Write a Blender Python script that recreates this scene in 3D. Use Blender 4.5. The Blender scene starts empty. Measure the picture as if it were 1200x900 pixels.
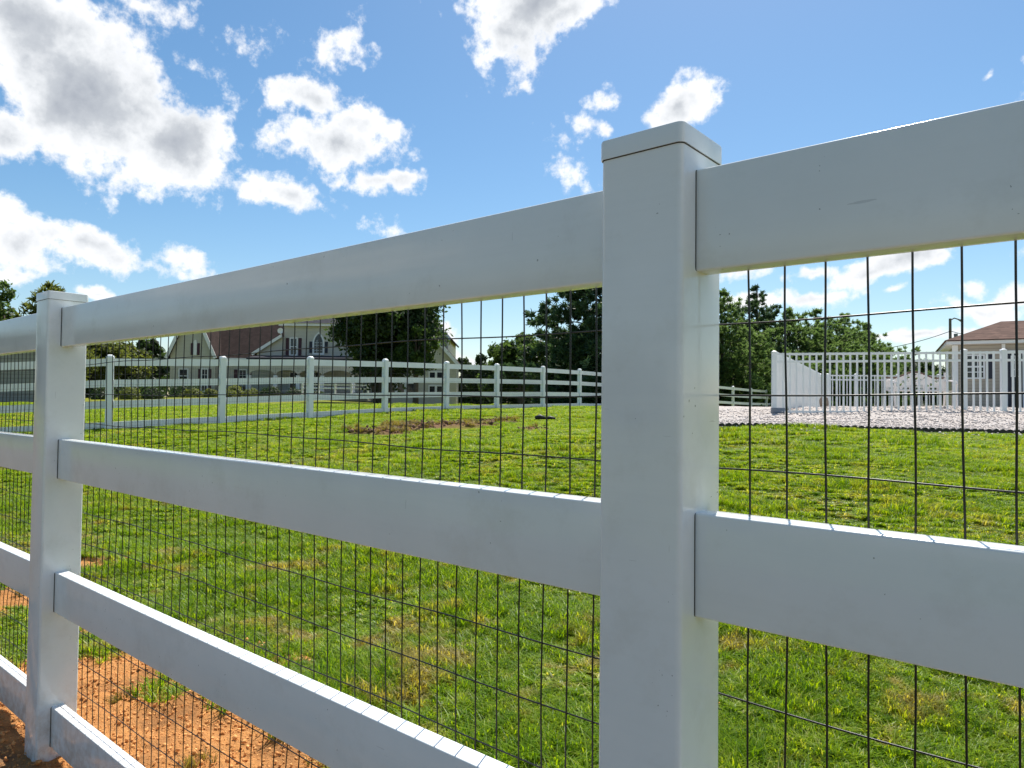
import bpy, math, random
import numpy as np
from mathutils import Vector, Matrix, noise as mnoise

rng = np.random.default_rng(7)
random.seed(7)
S = bpy.context.scene
COL = S.collection
IN = 0.0254

# ------------------------------------------------------------------ camera
CAM = np.array([21.679 * IN, -33.636 * IN, (44.696 + 5.4) * IN])
YAW, PIT, ROL, FPX = 0.6954, 0.0261, 0.0103, 827.72
FW = np.array([-math.sin(YAW) * math.cos(PIT), math.cos(YAW) * math.cos(PIT), math.sin(PIT)])
R0 = np.array([math.cos(YAW), math.sin(YAW), 0.0])
U0 = np.cross(R0, FW)
RT = math.cos(ROL) * R0 + math.sin(ROL) * U0
UP = -math.sin(ROL) * R0 + math.cos(ROL) * U0
FH = np.array([-math.sin(YAW), math.cos(YAW), 0.0])      # level forward
cd = bpy.data.cameras.new('camera')
cam = bpy.data.objects.new('camera', cd)
COL.objects.link(cam)
cd.sensor_width = 36.0
cd.lens = FPX / 1200 * 36
cd.clip_start = 0.02
cd.clip_end = 5000
M = Matrix.Identity(4)
for i in range(3):
    M[i][0], M[i][1], M[i][2], M[i][3] = RT[i], UP[i], -FW[i], CAM[i]
cam.matrix_world = M
S.camera = cam

# ------------------------------------------------------------------ light and sky
SUN_EL = math.radians(60)
SUN_AZ = math.radians(-21)                                # from +Y towards +X
sd = np.array([math.sin(SUN_AZ) * math.cos(SUN_EL), math.cos(SUN_AZ) * math.cos(SUN_EL), math.sin(SUN_EL)])
sl = bpy.data.lights.new('sun', 'SUN')
sl.energy = 4.6
sl.angle = math.radians(0.53)
sl.color = (1.0, 0.95, 0.87)
sun = bpy.data.objects.new('sun', sl)
COL.objects.link(sun)
sun.rotation_mode = 'QUATERNION'
sun.rotation_quaternion = Vector(sd).to_track_quat('Z', 'Y')

S.view_settings.view_transform = 'Standard'
S.view_settings.look = 'None'
S.view_settings.exposure = 0.64
S.view_settings.gamma = 1.0


def ray(px, py):
    return FW + (px - 600) / FPX * RT - (py - 450) / FPX * UP


def P(px, py, d):
    """world point seen at this picture position, d metres in front of the camera"""
    return CAM + ray(px, py) * d


W = bpy.data.worlds.new('World')
S.world = W
W.use_nodes = True
nt = W.node_tree
nt.nodes.clear()


class NG:
    """small helper for writing node trees"""
    def __init__(self, tree):
        self.t = tree

    def n(self, kind, **kw):
        nd = self.t.nodes.new(kind)
        for k, v in kw.items():
            if k.startswith('i_'):
                key = k[2:]
                key = int(key) if key.isdigit() else key.replace('__', ' ')
                s = nd.inputs[key]
                if isinstance(v, bpy.types.NodeSocket):
                    self.t.links.new(v, s)
                else:
                    s.default_value = v
            else:
                setattr(nd, k, v)
        return nd

    def math(self, op, a, b=0.0, c=None):
        nd = self.t.nodes.new('ShaderNodeMath')
        nd.operation = op
        for i, v in enumerate((a, b, c)):
            if v is None:
                continue
            if isinstance(v, bpy.types.NodeSocket):
                self.t.links.new(v, nd.inputs[i])
            else:
                nd.inputs[i].default_value = v
        return nd.outputs[0]

    def ramp(self, fac, stops, interp='LINEAR'):
        nd = self.t.nodes.new('ShaderNodeValToRGB')
        self.t.links.new(fac, nd.inputs[0])
        cr = nd.color_ramp
        cr.interpolation = interp
        while len(cr.elements) < len(stops):
            cr.elements.new(0.5)
        for e, (p, c) in zip(cr.elements, stops):
            e.position = p
            e.color = c if len(c) == 4 else (*c, 1)
        return nd.outputs[0]

    def mix(self, fac, a, b, blend='MIX'):
        nd = self.t.nodes.new('ShaderNodeMix')
        nd.data_type = 'RGBA'
        nd.blend_type = blend
        for s, v in ((nd.inputs[0], fac), (nd.inputs[6], a), (nd.inputs[7], b)):
            if isinstance(v, bpy.types.NodeSocket):
                self.t.links.new(v, s)
            else:
                s.default_value = v if not isinstance(v, tuple) or len(v) == 4 else (*v, 1)
        return nd.outputs[2]

    def noise(self, vec, scale, detail=4, rough=0.55, dist=0.0):
        nd = self.t.nodes.new('ShaderNodeTexNoise')
        if vec is not None:
            self.t.links.new(vec, nd.inputs['Vector'])
        nd.inputs['Scale'].default_value = scale
        nd.inputs['Detail'].default_value = detail
        nd.inputs['Roughness'].default_value = rough
        nd.inputs['Distortion'].default_value = dist
        return nd.outputs[0]

    def link(self, a, b):
        self.t.links.new(a, b)


g = NG(nt)
sky = g.n('ShaderNodeTexSky')
sky.sky_type = 'NISHITA'
sky.sun_disc = False
sky.sun_elevation = SUN_EL
sky.sun_rotation = SUN_AZ
sky.altitude = 100
sky.air_density = 1.0
sky.dust_density = 0.6
sky.ozone_density = 1.2
tc = g.n('ShaderNodeTexCoord').outputs['Generated']
# clouds: soft ellipsoids fixed in compass direction and height, torn up with noise
# (picture position, half width and half height in picture units, tilt) -> turned into directions
CLOUDS = [
    # the big grey cumulus, upper left
    (108, 100, 166, 94, 41), (196, 165, 66, 72, 0), (35, 12, 84, 52, 10),
    (0, 158, 46, 36, 0),
    # lower left bank
    (20, 285, 52, 42, 5), (100, 288, 66, 24, 5), (20, 315, 34, 16, 0), (205, 307, 36, 15, 10), (60, 275, 40, 22, 10),
    # middle cumulus
    (362, 122, 60, 21, 2), (388, 174, 86, 29, 5), (420, 152, 52, 24, 0), (343, 228, 66, 22, 2), (444, 212, 66, 20, -3),
    # wisps over the middle
    (225, 15, 48, 22, 25), (285, 45, 54, 28, 15), (240, 85, 56, 13, 35), (405, 62, 26, 18, -30), (380, 85, 20, 18, 0), (500, 0, 16, 8, 0), (160, -5, 20, 10, 0),
    # big bright cloud at the top
    (625, 5, 92, 46, -5), (590, 40, 50, 42, 30), (655, 20, 66, 34, -20), (570, 72, 24, 22, 0), (604, 100, 17, 11, 0),
    # small ones
    (798, 116, 52, 30, -4), (815, 105, 32, 24, 0), (676, 140, 20, 14, 0), (672, 201, 34, 22, 15), (700, 118, 15, 11, 0), (445, 271, 20, 16, 0), (704, 143, 8, 6, 0), (1150, 90, 10, 6, 0),
    # low clouds beyond the trees
    (870, 322, 36, 12, 0), (955, 318, 50, 10, -8), (1030, 312, 76, 18, -12), (960, 345, 60, 14, -8), (1075, 298, 36, 14, -5), (1054, 337, 14, 6, 0),
    (1135, 345, 16, 8, 0), (1150, 362, 46, 10, 8), (1195, 352, 36, 13, 0), (1085, 393, 52, 8, -3), (1165, 386, 44, 8, 0), (1040, 395, 36, 6, 0), (868, 355, 30, 13, 0), (890, 356, 22, 9, 0),
    (515, 388, 22, 11, 20), (527, 415, 20, 9, 0), (110, 347, 28, 8, 5), (560, 420, 20, 7, 0), (1260, 300, 60, 30, 0),
    # outside the frame
    (1400, 60, 160, 60, 0), (1500, 260, 130, 50, 0), (-330, 120, 150, 70, 0), (900, -240, 150, 50, 0), (250, -230, 160, 70, 10),
]
# noise that warps and tears the outlines
warp = g.n('ShaderNodeTexNoise', i_Vector=tc, i_Scale=7.0, i_Detail=3.0, i_Roughness=0.55)
wv = g.n('ShaderNodeVectorMath', operation='MULTIPLY_ADD', i_0=warp.outputs['Color'], i_1=(0.07, 0.07, 0.07), i_2=(-0.035, -0.035, -0.035)).outputs[0]
dirv = g.n('ShaderNodeVectorMath', operation='ADD', i_0=tc, i_1=wv).outputs[0]
WISPS = {(225, 15), (285, 45), (240, 85), (405, 62), (380, 85), (160, -5), (676, 140), (672, 201), (700, 118), (704, 143), (445, 271), (604, 100), (570, 72)}
field = None
# unseen cumulus added behind the viewer to brighten the fence: (compass angle from the fence line, height, half width, half height) in degrees
FILL_CLOUDS = [(0, 26, 26, 13), (28, 40, 20, 10), (-150, 14, 16, 5)]
for (px, py, rx, ry, tilt) in CLOUDS + [(a_, e_, w_, h_, None) for a_, e_, w_, h_ in FILL_CLOUDS]:
    if tilt is None:
        a_, e_ = math.radians(px), math.radians(py)
        c = np.array([math.cos(a_) * math.cos(e_), math.sin(a_) * math.cos(e_), math.sin(e_)])
        L = 1.0
        rx, ry, tilt = math.radians(rx) * FPX, math.radians(ry) * FPX, 0
    else:
        c = ray(px, py)
        L = np.linalg.norm(c)
        c = c / L
    right = np.cross(c, (0, 0, 1.0)); right /= np.linalg.norm(right)
    upv = np.cross(right, c)
    t = math.radians(-tilt)
    ax = math.cos(t) * right + math.sin(t) * upv
    ay = -math.sin(t) * right + math.cos(t) * upv
    k = 1.08 / FPX / L
    Rm = Matrix((ax, ay, np.cross(ax, ay))).transposed()
    mp = g.n('ShaderNodeMapping', vector_type='TEXTURE', i_Vector=dirv)
    mp.inputs['Location'].default_value = c
    mp.inputs['Rotation'].default_value = Rm.to_euler('XYZ')
    mp.inputs['Scale'].default_value = (rx * k, ry * k, 0.5)
    ln = g.n('ShaderNodeVectorMath', operation='LENGTH', i_0=mp.outputs[0]).outputs['Value']
    # big clouds get thick, small ones stay thin
    thick = min(1.0, 0.38 + 0.62 * (math.sqrt(rx * ry) / 75))
    if (px, py) in WISPS:
        thick = 0.22
    if (px, py) == (798, 116):
        thick = 0.75
    v = g.math('MULTIPLY', g.math('SUBTRACT', 1.0, ln), thick)
    if field is None:
        field = v
    else:
        sm = g.math('SMOOTH_MAX', field, v, 0.05)
        field = sm
n1 = g.noise(tc, 16.0, 8, 0.62)
n2 = g.noise(tc, 55.0, 5, 0.6)
nn = g.math('ADD', g.math('MULTIPLY', g.math('SUBTRACT', n1, 0.52), 1.45), g.math('MULTIPLY', g.math('SUBTRACT', n2, 0.5), 0.85))
dens = g.math('ADD', field, nn)
alpha = g.n('ShaderNodeMapRange', interpolation_type='SMOOTHSTEP', i_0=dens, i_1=-0.04, i_2=0.34).outputs[0]
n3 = g.noise(dirv, 12.0, 6, 0.55)
core = g.math('ADD', g.math('MULTIPLY', field, 0.80), g.math('ADD', g.math('MULTIPLY', g.math('SUBTRACT', n3, 0.5), 0.9), g.math('ADD', g.math('MULTIPLY', g.math('SUBTRACT', n1, 0.5), 0.75), g.math('MULTIPLY', g.math('SUBTRACT', n2, 0.5), 0.45))))
ccol = g.ramp(core, [(0.0, (7.6, 7.7, 7.85)), (0.30, (7.0, 7.1, 7.3)), (0.47, (5.9, 6.1, 6.35)), (0.68, (4.2, 4.45, 4.8)), (1.0, (3.0, 3.25, 3.7))])
skc = g.n('ShaderNodeHueSaturation', i_Color=sky.outputs[0], i_Hue=0.493, i_Saturation=1.25, i_Value=0.91).outputs[0]
wcol = g.mix(alpha, skc, ccol)
bg = g.n('ShaderNodeBackground', i_Color=wcol, i_Strength=0.095)
out = g.n('ShaderNodeOutputWorld')
g.link(bg.outputs[0], out.inputs['Surface'])


# ------------------------------------------------------------------ object helpers
def tag(o, label=None, cat=None, group=None, kind=None):
    if label: o['label'] = label
    if cat: o['category'] = cat
    if group: o['group'] = group
    if kind: o['kind'] = kind
    return o


def empty(name, loc, rz=0.0):
    o = bpy.data.objects.new(name, None)
    COL.objects.link(o)
    o.location = loc
    o.rotation_euler = (0, 0, rz)
    o.empty_display_size = 0.2
    return o


class MB:
    def __init__(self):
        self.v, self.f = [], []

    def add(self, vs, fs):
        b = len(self.v)
        self.v.extend([tuple(map(float, p)) for p in vs])
        self.f.extend([tuple(b + i for i in f) for f in fs])
        return self

    def box(self, x0, x1, y0, y1, z0, z1):
        vs = [(x, y, z) for z in (z0, z1) for y in (y0, y1) for x in (x0, x1)]
        return self.add(vs, [(0, 2, 3, 1), (4, 5, 7, 6), (0, 1, 5, 4), (2, 6, 7, 3), (0, 4, 6, 2), (1, 3, 7, 5)])

    def bar(self, a, b, w, h, up=(0, 0, 1)):
        """box from a to b, w wide sideways, h in the up direction"""
        a, b = np.array(a, float), np.array(b, float)
        d = b - a; d /= np.linalg.norm(d)
        s = np.cross(d, up); s /= np.linalg.norm(s)
        u = np.cross(s, d)
        vs = []
        for p in (a, b):
            for (i, j) in ((-1, -1), (1, -1), (1, 1), (-1, 1)):
                vs.append(p + s * i * w / 2 + u * j * h / 2)
        return self.add(vs, [(0, 1, 2, 3), (7, 6, 5, 4), (0, 4, 5, 1), (1, 5, 6, 2), (2, 6, 7, 3), (3, 7, 4, 0)])

    def tube(self, pts, r, n=6, cap=True):
        pts = [np.array(p, float) for p in pts]
        rs = r if isinstance(r, (list, tuple, np.ndarray)) else [r] * len(pts)
        vs, fs = [], []
        d0 = pts[1] - pts[0]
        ref = np.array([0, 0, 1.0]) if abs(d0[2]) < 0.8 * np.linalg.norm(d0) else np.array([1.0, 0, 0])
        for i, p in enumerate(pts):
            d = pts[min(i + 1, len(pts) - 1)] - pts[max(i - 1, 0)]
            d = d / np.linalg.norm(d)
            s = np.cross(d, ref); s /= np.linalg.norm(s)
            u = np.cross(s, d)
            for k in range(n):
                a = 2 * math.pi * k / n
                vs.append(p + (s * math.cos(a) + u * math.sin(a)) * rs[i])
        for i in range(len(pts) - 1):
            for k in range(n):
                k2 = (k + 1) % n
                fs.append((i * n + k, i * n + k2, (i + 1) * n + k2, (i + 1) * n + k))
        if cap:
            fs.append(tuple(range(n - 1, -1, -1)))
            fs.append(tuple((len(pts) - 1) * n + k for k in range(n)))
        return self.add(vs, fs)

    def prism(self, prof, a, b):
        """prof = list of 3d offsets, swept from a to b"""
        n = len(prof)
        a, b = np.array(a, float), np.array(b, float)
        vs = [a + np.array(p) for p in prof] + [b + np.array(p) for p in prof]
        fs = [(k, (k + 1) % n, n + (k + 1) % n, n + k) for k in range(n)]
        fs += [tuple(range(n - 1, -1, -1)), tuple(range(n, 2 * n))]
        return self.add(vs, fs)

    def build(self, name, mat, parent=None, smooth=False):
        me = bpy.data.meshes.new(name)
        me.from_pydata(self.v, [], self.f)
        me.update()
        import bmesh
        bm = bmesh.new()
        bm.from_mesh(me)
        bmesh.ops.recalc_face_normals(bm, faces=bm.faces)
        bm.to_mesh(me)
        bm.free()
        if smooth:
            me.polygons.foreach_set('use_smooth', [True] * len(me.polygons))
        me.materials.append(mat)
        o = bpy.data.objects.new(name, me)
        COL.objects.link(o)
        if parent is not None:
            o.parent = parent
        return o


def rrect(w, h, r, seg=4):
    """rounded rectangle in 2d, centred"""
    pts = []
    for (cx, cy, a0) in ((w / 2 - r, h / 2 - r, 0), (-w / 2 + r, h / 2 - r, 90), (-w / 2 + r, -h / 2 + r, 180), (w / 2 - r, -h / 2 + r, 270)):
        for k in range(seg + 1):
            a = math.radians(a0 + 90 * k / seg)
            pts.append((cx + r * math.cos(a), cy + r * math.sin(a)))
    return pts


def shade_auto(o, ang=40):
    me = o.data
    me.polygons.foreach_set('use_smooth', [True] * len(me.polygons))
    try:
        me.set_sharp_from_angle(angle=math.radians(ang))
    except Exception:
        pass


def copy_tree(o, parent=None):
    c = o.copy()
    COL.objects.link(c)
    if parent is not None:
        c.parent = parent
    for ch in list(o.children):
        copy_tree(ch, c)
    return c


# ------------------------------------------------------------------ materials
def mat(name):
    m = bpy.data.materials.new(name)
    m.use_nodes = True
    m.node_tree.nodes.clear()
    gg = NG(m.node_tree)
    o = gg.n('ShaderNodeOutputMaterial')
    return m, gg, o


def simple(name, col, rough=0.6, var=0.12, scale=8.0, bump=0.0, spec=0.5, metal=0.0):
    m, q, o = mat(name)
    t = q.n('ShaderNodeTexCoord').outputs['Object']
    nz = q.noise(t, scale, 5, 0.6)
    c = q.mix(nz, tuple(x * (1 - var) for x in col), tuple(min(1, x * (1 + var)) for x in col))
    b = q.n('ShaderNodeBsdfPrincipled', i_Base__Color=c, i_Roughness=rough, i_Metallic=metal)
    b.inputs['Specular IOR Level'].default_value = spec
    if bump:
        bp = q.n('ShaderNodeBump', i_Height=q.noise(t, scale * 6, 4), i_Strength=bump, i_Distance=0.01)
        q.link(bp.outputs[0], b.inputs['Normal'])
    q.link(b.outputs[0], o.inputs[0])
    return m


def vinyl(name, near=True):
    m, q, o = mat(name)
    t = q.n('ShaderNodeTexCoord').outputs['Object']
    big = q.noise(t, 3.0, 5, 0.6)
    c = q.mix(q.ramp(big, [(0.3, (0, 0, 0)), (0.7, (1, 1, 1))]), (0.765, 0.79, 0.785), (0.85, 0.865, 0.86))
    rough = 0.35
    if near:
        # faint lengthwise extrusion streaks, smears and specks of dirt
        mp = q.n('ShaderNodeMapping', i_Vector=t)
        mp.inputs['Scale'].default_value = (1.2, 60, 60)
        st = q.noise(mp.outputs[0], 1.0, 4, 0.7)
        c = q.mix(q.math('MULTIPLY', q.math('SUBTRACT', st, 0.45), 0.35), c, (0.66, 0.66, 0.64))
        sm = q.ramp(q.noise(t, 9.0, 6, 0.7), [(0.52, (0, 0, 0)), (0.78, (1, 1, 1))])
        c = q.mix(q.math('MULTIPLY', sm, 0.34), c, (0.56, 0.55, 0.50))
        # soil splashed on the lowest parts
        zz_ = q.n('ShaderNodeSeparateXYZ', i_0=t).outputs[2]
        low = q.math('MULTIPLY', q.n('ShaderNodeMapRange', i_0=zz_, i_1=0.0, i_2=0.30, i_3=1.0, i_4=0.0).outputs[0], q.ramp(q.noise(t, 26.0, 6, 0.7), [(0.40, (0, 0, 0)), (0.62, (1, 1, 1))]))
        c = q.mix(q.math('MULTIPLY', low, 0.6), c, (0.40, 0.26, 0.15))
        # short scuffs
        for (sx, sz, th) in ((9, 130, 0.765), (120, 10, 0.765)):
            mps = q.n('ShaderNodeMapping', i_Vector=t)
            mps.inputs['Rotation'].default_value = (0.2, 0.35, 0.1)
            mps.inputs['Scale'].default_value = (sx, sx, sz)
            sc_n = q.math('GREATER_THAN', q.noise(mps.outputs[0], 1.0, 3, 0.5), th)
            c = q.mix(q.math('MULTIPLY', sc_n, 0.3), c, (0.30, 0.30, 0.29))
        for (sc, thr, den) in ((60.0, 0.10, 0.56), (140.0, 0.12, 0.58), (28.0, 0.05, 0.5)):
            vo = q.n('ShaderNodeTexVoronoi', i_Vector=q.n('ShaderNodeVectorMath', operation='ADD', i_0=t,
                     i_1=q.n('ShaderNodeVectorMath', operation='SCALE', i_0=q.n('ShaderNodeTexNoise', i_Vector=t, i_Scale=190.0).outputs['Color'], i_Scale=0.006).outputs[0]).outputs[0], i_Scale=sc)
            dot = q.math('LESS_THAN', vo.outputs['Distance'], thr)
            area = q.math('GREATER_THAN', q.noise(t, 7.0 + sc * 0.05, 3, 0.6), den + 0.05)
            pick = q.math('GREATER_THAN', q.n('ShaderNodeSeparateColor', i_0=vo.outputs['Color']).outputs[0], 0.45)
            k = q.math('MULTIPLY', q.math('MULTIPLY', dot, area), q.math('MULTIPLY', pick, 0.6))
            c = q.mix(k, c, (0.10, 0.10, 0.09))
        rr = q.ramp(q.noise(mp.outputs[0], 0.5, 3), [(0.35, (0.07,) * 3), (0.7, (0.24,) * 3)])
        b = q.n('ShaderNodeBsdfPrincipled', i_Base__Color=c, i_Roughness=rr)
        bp = q.n('ShaderNodeBump', i_Height=q.math('ADD', q.noise(t, 5.0, 2), q.math('MULTIPLY', st, 0.03)), i_Strength=0.25, i_Distance=0.004)
        q.link(bp.outputs[0], b.inputs['Normal'])
    else:
        b = q.n('ShaderNodeBsdfPrincipled', i_Base__Color=c, i_Roughness=rough)
    q.link(b.outputs[0], o.inputs[0])
    return m


M_VINYL = vinyl('white_vinyl')
M_VINYL_FAR = vinyl('white_vinyl_plain', near=False)
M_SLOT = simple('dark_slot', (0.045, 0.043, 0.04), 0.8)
M_WIRE = simple('black_coated_wire', (0.008, 0.008, 0.009), 0.34, 0.3, 60, spec=0.4)
M_BLACK = simple('black_plastic', (0.014, 0.014, 0.014), 0.55, 0.3, 20)
M_TRUNK = simple('bark', (0.10, 0.075, 0.055), 0.9, 0.4, 6, bump=0.6)
M_SHINGLE = None


def siding(name, c1, step=0.115):
    m, q, o = mat(name)
    t = q.n('ShaderNodeTexCoord').outputs['Object']
    z = q.n('ShaderNodeSeparateXYZ', i_0=t).outputs[2]
    fr = q.math('FRACT', q.math('DIVIDE', z, step))
    nz = q.noise(t, 2.0, 4)
    c = q.mix(nz, tuple(x * 0.92 for x in c1), tuple(x * 1.06 for x in c1))
    gap = q.math('LESS_THAN', fr, 0.09)
    c = q.mix(gap, c, tuple(x * 0.45 for x in c1))
    b = q.n('ShaderNodeBsdfPrincipled', i_Base__Color=c, i_Roughness=0.6)
    bp = q.n('ShaderNodeBump', i_Height=fr, i_Strength=1.0, i_Distance=0.02)
    q.link(bp.outputs[0], b.inputs['Normal'])
    q.link(b.outputs[0], o.inputs[0])
    return m


def shingles(name, c1, row=0.16):
    m, q, o = mat(name)
    t = q.n('ShaderNodeTexCoord').outputs['Object']
    z = q.n('ShaderNodeSeparateXYZ', i_0=t).outputs[2]
    fr = q.math('FRACT', q.math('DIVIDE', z, row * 0.6))
    vo = q.n('ShaderNodeTexVoronoi', i_Vector=t, i_Scale=4.5)
    nz = q.noise(t, 1.5, 5)
    c = q.mix(q.n('ShaderNodeSeparateColor', i_0=vo.outputs['Color']).outputs[0], tuple(x * 0.72 for x in c1), tuple(x * 1.25 for x in c1))
    c = q.mix(q.math('MULTIPLY', nz, 0.5), c, tuple(x * 0.8 for x in c1))
    c = q.mix(q.math('MULTIPLY', q.math('LESS_THAN', fr, 0.18), 0.5), c, tuple(x * 0.4 for x in c1))
    b = q.n('ShaderNodeBsdfPrincipled', i_Base__Color=c, i_Roughness=0.9)
    b.inputs['Specular IOR Level'].default_value = 0.1
    q.link(b.outputs[0], o.inputs[0])
    return m


M_SIDING = siding('taupe_clapboard', (0.58, 0.56, 0.51))
M_SIDING2 = siding('beige_clapboard', (0.42, 0.37, 0.30), 0.12)
M_BARN = siding('grey_board_siding', (0.30, 0.30, 0.29), 0.2)
M_SHINGLE = shingles('brown_shingles', (0.046, 0.031, 0.028))
M_SHINGLE2 = shingles('red_brown_shingles', (0.13, 0.08, 0.064))
M_DROOF = shingles('dark_shingles', (0.05, 0.05, 0.06))
M_TRIM = simple('white_trim_paint', (0.80, 0.80, 0.79), 0.5, 0.05)
M_SHUT = simple('maroon_shutter_paint', (0.055, 0.012, 0.025), 0.6)
M_SHUT2 = simple('navy_shutter_paint', (0.018, 0.02, 0.035), 0.6)
M_PORCHF = simple('porch_boards', (0.22, 0.20, 0.18), 0.7)
M_GREYP = simple('grey_plastic', (0.20, 0.22, 0.25), 0.5)
M_STONE = simple('tan_stone', (0.26, 0.21, 0.16), 0.9, 0.35, 14, bump=0.8)
M_METAL = simple('cast_metal_white', (0.74, 0.70, 0.67), 0.5, 0.1, 20)
M_TOP_SHADE = simple('shaded_brown_metal', (0.16, 0.09, 0.07), 0.7, 0.3, 20)
M_POLE = simple('weathered_pole_wood', (0.13, 0.115, 0.10), 0.9, 0.3, 6)


def glass():
    m, q, o = mat('window_glass')
    t = q.n('ShaderNodeTexCoord').outputs['Object']
    c = q.mix(q.noise(t, 3.0, 3), (0.012, 0.014, 0.018), (0.035, 0.04, 0.05))
    b = q.n('ShaderNodeBsdfPrincipled', i_Base__Color=c, i_Roughness=0.06)
    q.link(b.outputs[0], o.inputs[0])
    return m


M_GLASS = glass()


def leafmat(name, dark, light, trans, tw=0.45, rough=0.55):
    """leaf: colour varies leaf by leaf through the mesh attribute 'rnd'"""
    m, q, o = mat(name)
    at = q.n('ShaderNodeAttribute', attribute_name='rnd')
    c = q.mix(at.outputs['Fac'], dark, light)
    d = q.n('ShaderNodeBsdfPrincipled', i_Base__Color=c, i_Roughness=rough)
    d.inputs['Specular IOR Level'].default_value = 0.35
    tcol = q.mix(at.outputs['Fac'], tuple(x * 0.7 for x in trans), trans)
    tr = q.n('ShaderNodeBsdfTranslucent', i_Color=tcol)
    mx = q.n('ShaderNodeMixShader', i_0=tw, i_1=d.outputs[0], i_2=tr.outputs[0])
    q.link(mx.outputs[0], o.inputs[0])
    return m


M_LEAF_MID = leafmat('mid_green_leaves', (0.025, 0.055, 0.014), (0.085, 0.14, 0.035), (0.16, 0.26, 0.05))
M_LEAF_DARK = leafmat('dark_green_leaves', (0.014, 0.032, 0.012), (0.05, 0.085, 0.025), (0.09, 0.16, 0.03), 0.35)
M_LEAF_YEL = leafmat('yellow_green_leaves', (0.05, 0.07, 0.014), (0.14, 0.17, 0.035), (0.26, 0.30, 0.05))
M_PINE = leafmat('pine_needles', (0.025, 0.055, 0.025), (0.08, 0.14, 0.06), (0.10, 0.18, 0.06), 0.35)
M_PINE_L = leafmat('fresh_pine_needles', (0.05, 0.10, 0.03), (0.15, 0.23, 0.07), (0.26, 0.40, 0.10), 0.45)
M_SHRUB = leafmat('golden_shrub_leaves', (0.08, 0.11, 0.02), (0.19, 0.22, 0.05), (0.28, 0.32, 0.05))

# ------------------------------------------------------------------ terrain
CTRL = []
for (x, y, z) in ((-5, 0.1, 0), (-2.4, 0.1, 0), (0, 0.1, 0), (2.5, 0.1, 0.02), (6, 0.1, 0.05), (-8, 0, 0), (0, -2, -0.02), (-4, -2, -0.03), (4, -2, 0),
                  (0, -8, -0.2), (-10, -8, -0.3), (10, -8, 0), (-1, 1.6, 0.05), (1, 1.6, 0.08), (-3.5, 1.5, 0.04)):
    CTRL.append((x, y, z))
for (px, py, d) in ((128, 503, 13.5), (260, 496, 15), (363, 490, 16.3), (451, 484, 18.7), (523, 481, 20.7), (582, 480, 21.9), (636, 478, 24.1), (679, 477, 26.3), (780, 479, 33),
                    (859, 482, 40), (898, 482.5, 45), (20, 512, 12.6), (-120, 512, 14),
                    (700, 500, 14.5), (846, 501, 11.5), (1000, 504, 11.5), (1200, 508, 11.5), (1400, 512, 11.5), (905, 487, 16.2), (1050, 483, 15.9), (1200, 484, 15.4), (960, 480.5, 28), (1120, 482, 26), (1250, 483, 26),
                    (215, 465, 58), (340, 464, 58), (500, 477, 60), (100, 468, 50), (600, 476, 50), (20, 471, 36), (-100, 470, 40), (1100, 479, 45)):
    CTRL.append(tuple(P(px, py, d)))
CTRL = np.array(CTRL)


def _k(r):
    return np.sqrt(r * r + 4.0)


_n = len(CTRL)
_A = _k(np.linalg.norm(CTRL[:, None, :2] - CTRL[None, :, :2], axis=2)) + 0.02 * np.eye(_n) * -1
_Pm = np.c_[np.ones(_n), CTRL[:, :2]]
_sys = np.block([[_A, _Pm], [_Pm.T, np.zeros((3, 3))]])
_sol = np.linalg.solve(_sys, np.r_[CTRL[:, 2], 0, 0, 0])


def terrain(xy):
    xy = np.atleast_2d(xy).astype(float)
    out_z = np.zeros(len(xy))
    for i in range(0, len(xy), 20000):
        q = xy[i:i + 20000]
        r = np.linalg.norm(q[:, None] - CTRL[None, :, :2], axis=2)
        z = _k(r) @ _sol[:_n] + np.c_[np.ones(len(q)), q] @ _sol[_n:]
        dist = np.linalg.norm(q - CAM[:2], axis=1)
        t = np.clip((dist - 62) / 50, 0, 1)
        t = t * t * (3 - 2 * t)
        out_z[i:i + 20000] = np.clip(z, -1.5, 2.5) * (1 - t) + 0.75 * t
    return out_z


def tz(x, y):
    return float(terrain([[x, y]])[0])


def ground_at(px, py):
    r = ray(px, py)
    lo = 0.5
    for s in np.concatenate([np.arange(0.5, 30, 0.05), np.arange(30, 120, 0.5)]):
        p = CAM + r * s
        if p[2] < tz(p[0], p[1]):
            return p
    return CAM + r * 120


def G(px, d):
    """ground point below picture column px, d metres away"""
    p = P(px, 470, d)
    return np.array([p[0], p[1], tz(p[0], p[1])])


# bare-earth patches: (x, y, rx, ry, rot) on the ground
DIRT = []
for (px, py, a, b, rot) in ((150, 850, 0.62, 0.34, -10), (250, 872, 0.60, 0.30, -25), (330, 905, 0.42, 0.22, -30), (95, 800, 0.5, 0.35, 10), (330, 775, 0.26, 0.09, -35), (20, 700, 0.6, 0.35, 0),
                            (100, 662, 0.35, 0.2, 0), (115, 740, 0.3, 0.16, 0), (780, 830, 0.2, 0.1, 0), (300, 640, 0.15, 0.08, 0)):
    p = ground_at(px, py)
    DIRT.append((p[0], p[1], a, b, math.radians(rot) + YAW))
MOUND = []
for (px, py, a, b) in ((455, 508, 0.9, 0.55), (500, 502, 0.9, 0.6), (545, 500, 0.8, 0.6), (585, 495, 0.6, 0.4), (622, 506, 0.3, 0.2)):
    p = ground_at(px, py)
    MOUND.append((p[0], p[1], a, b, YAW))


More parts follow.
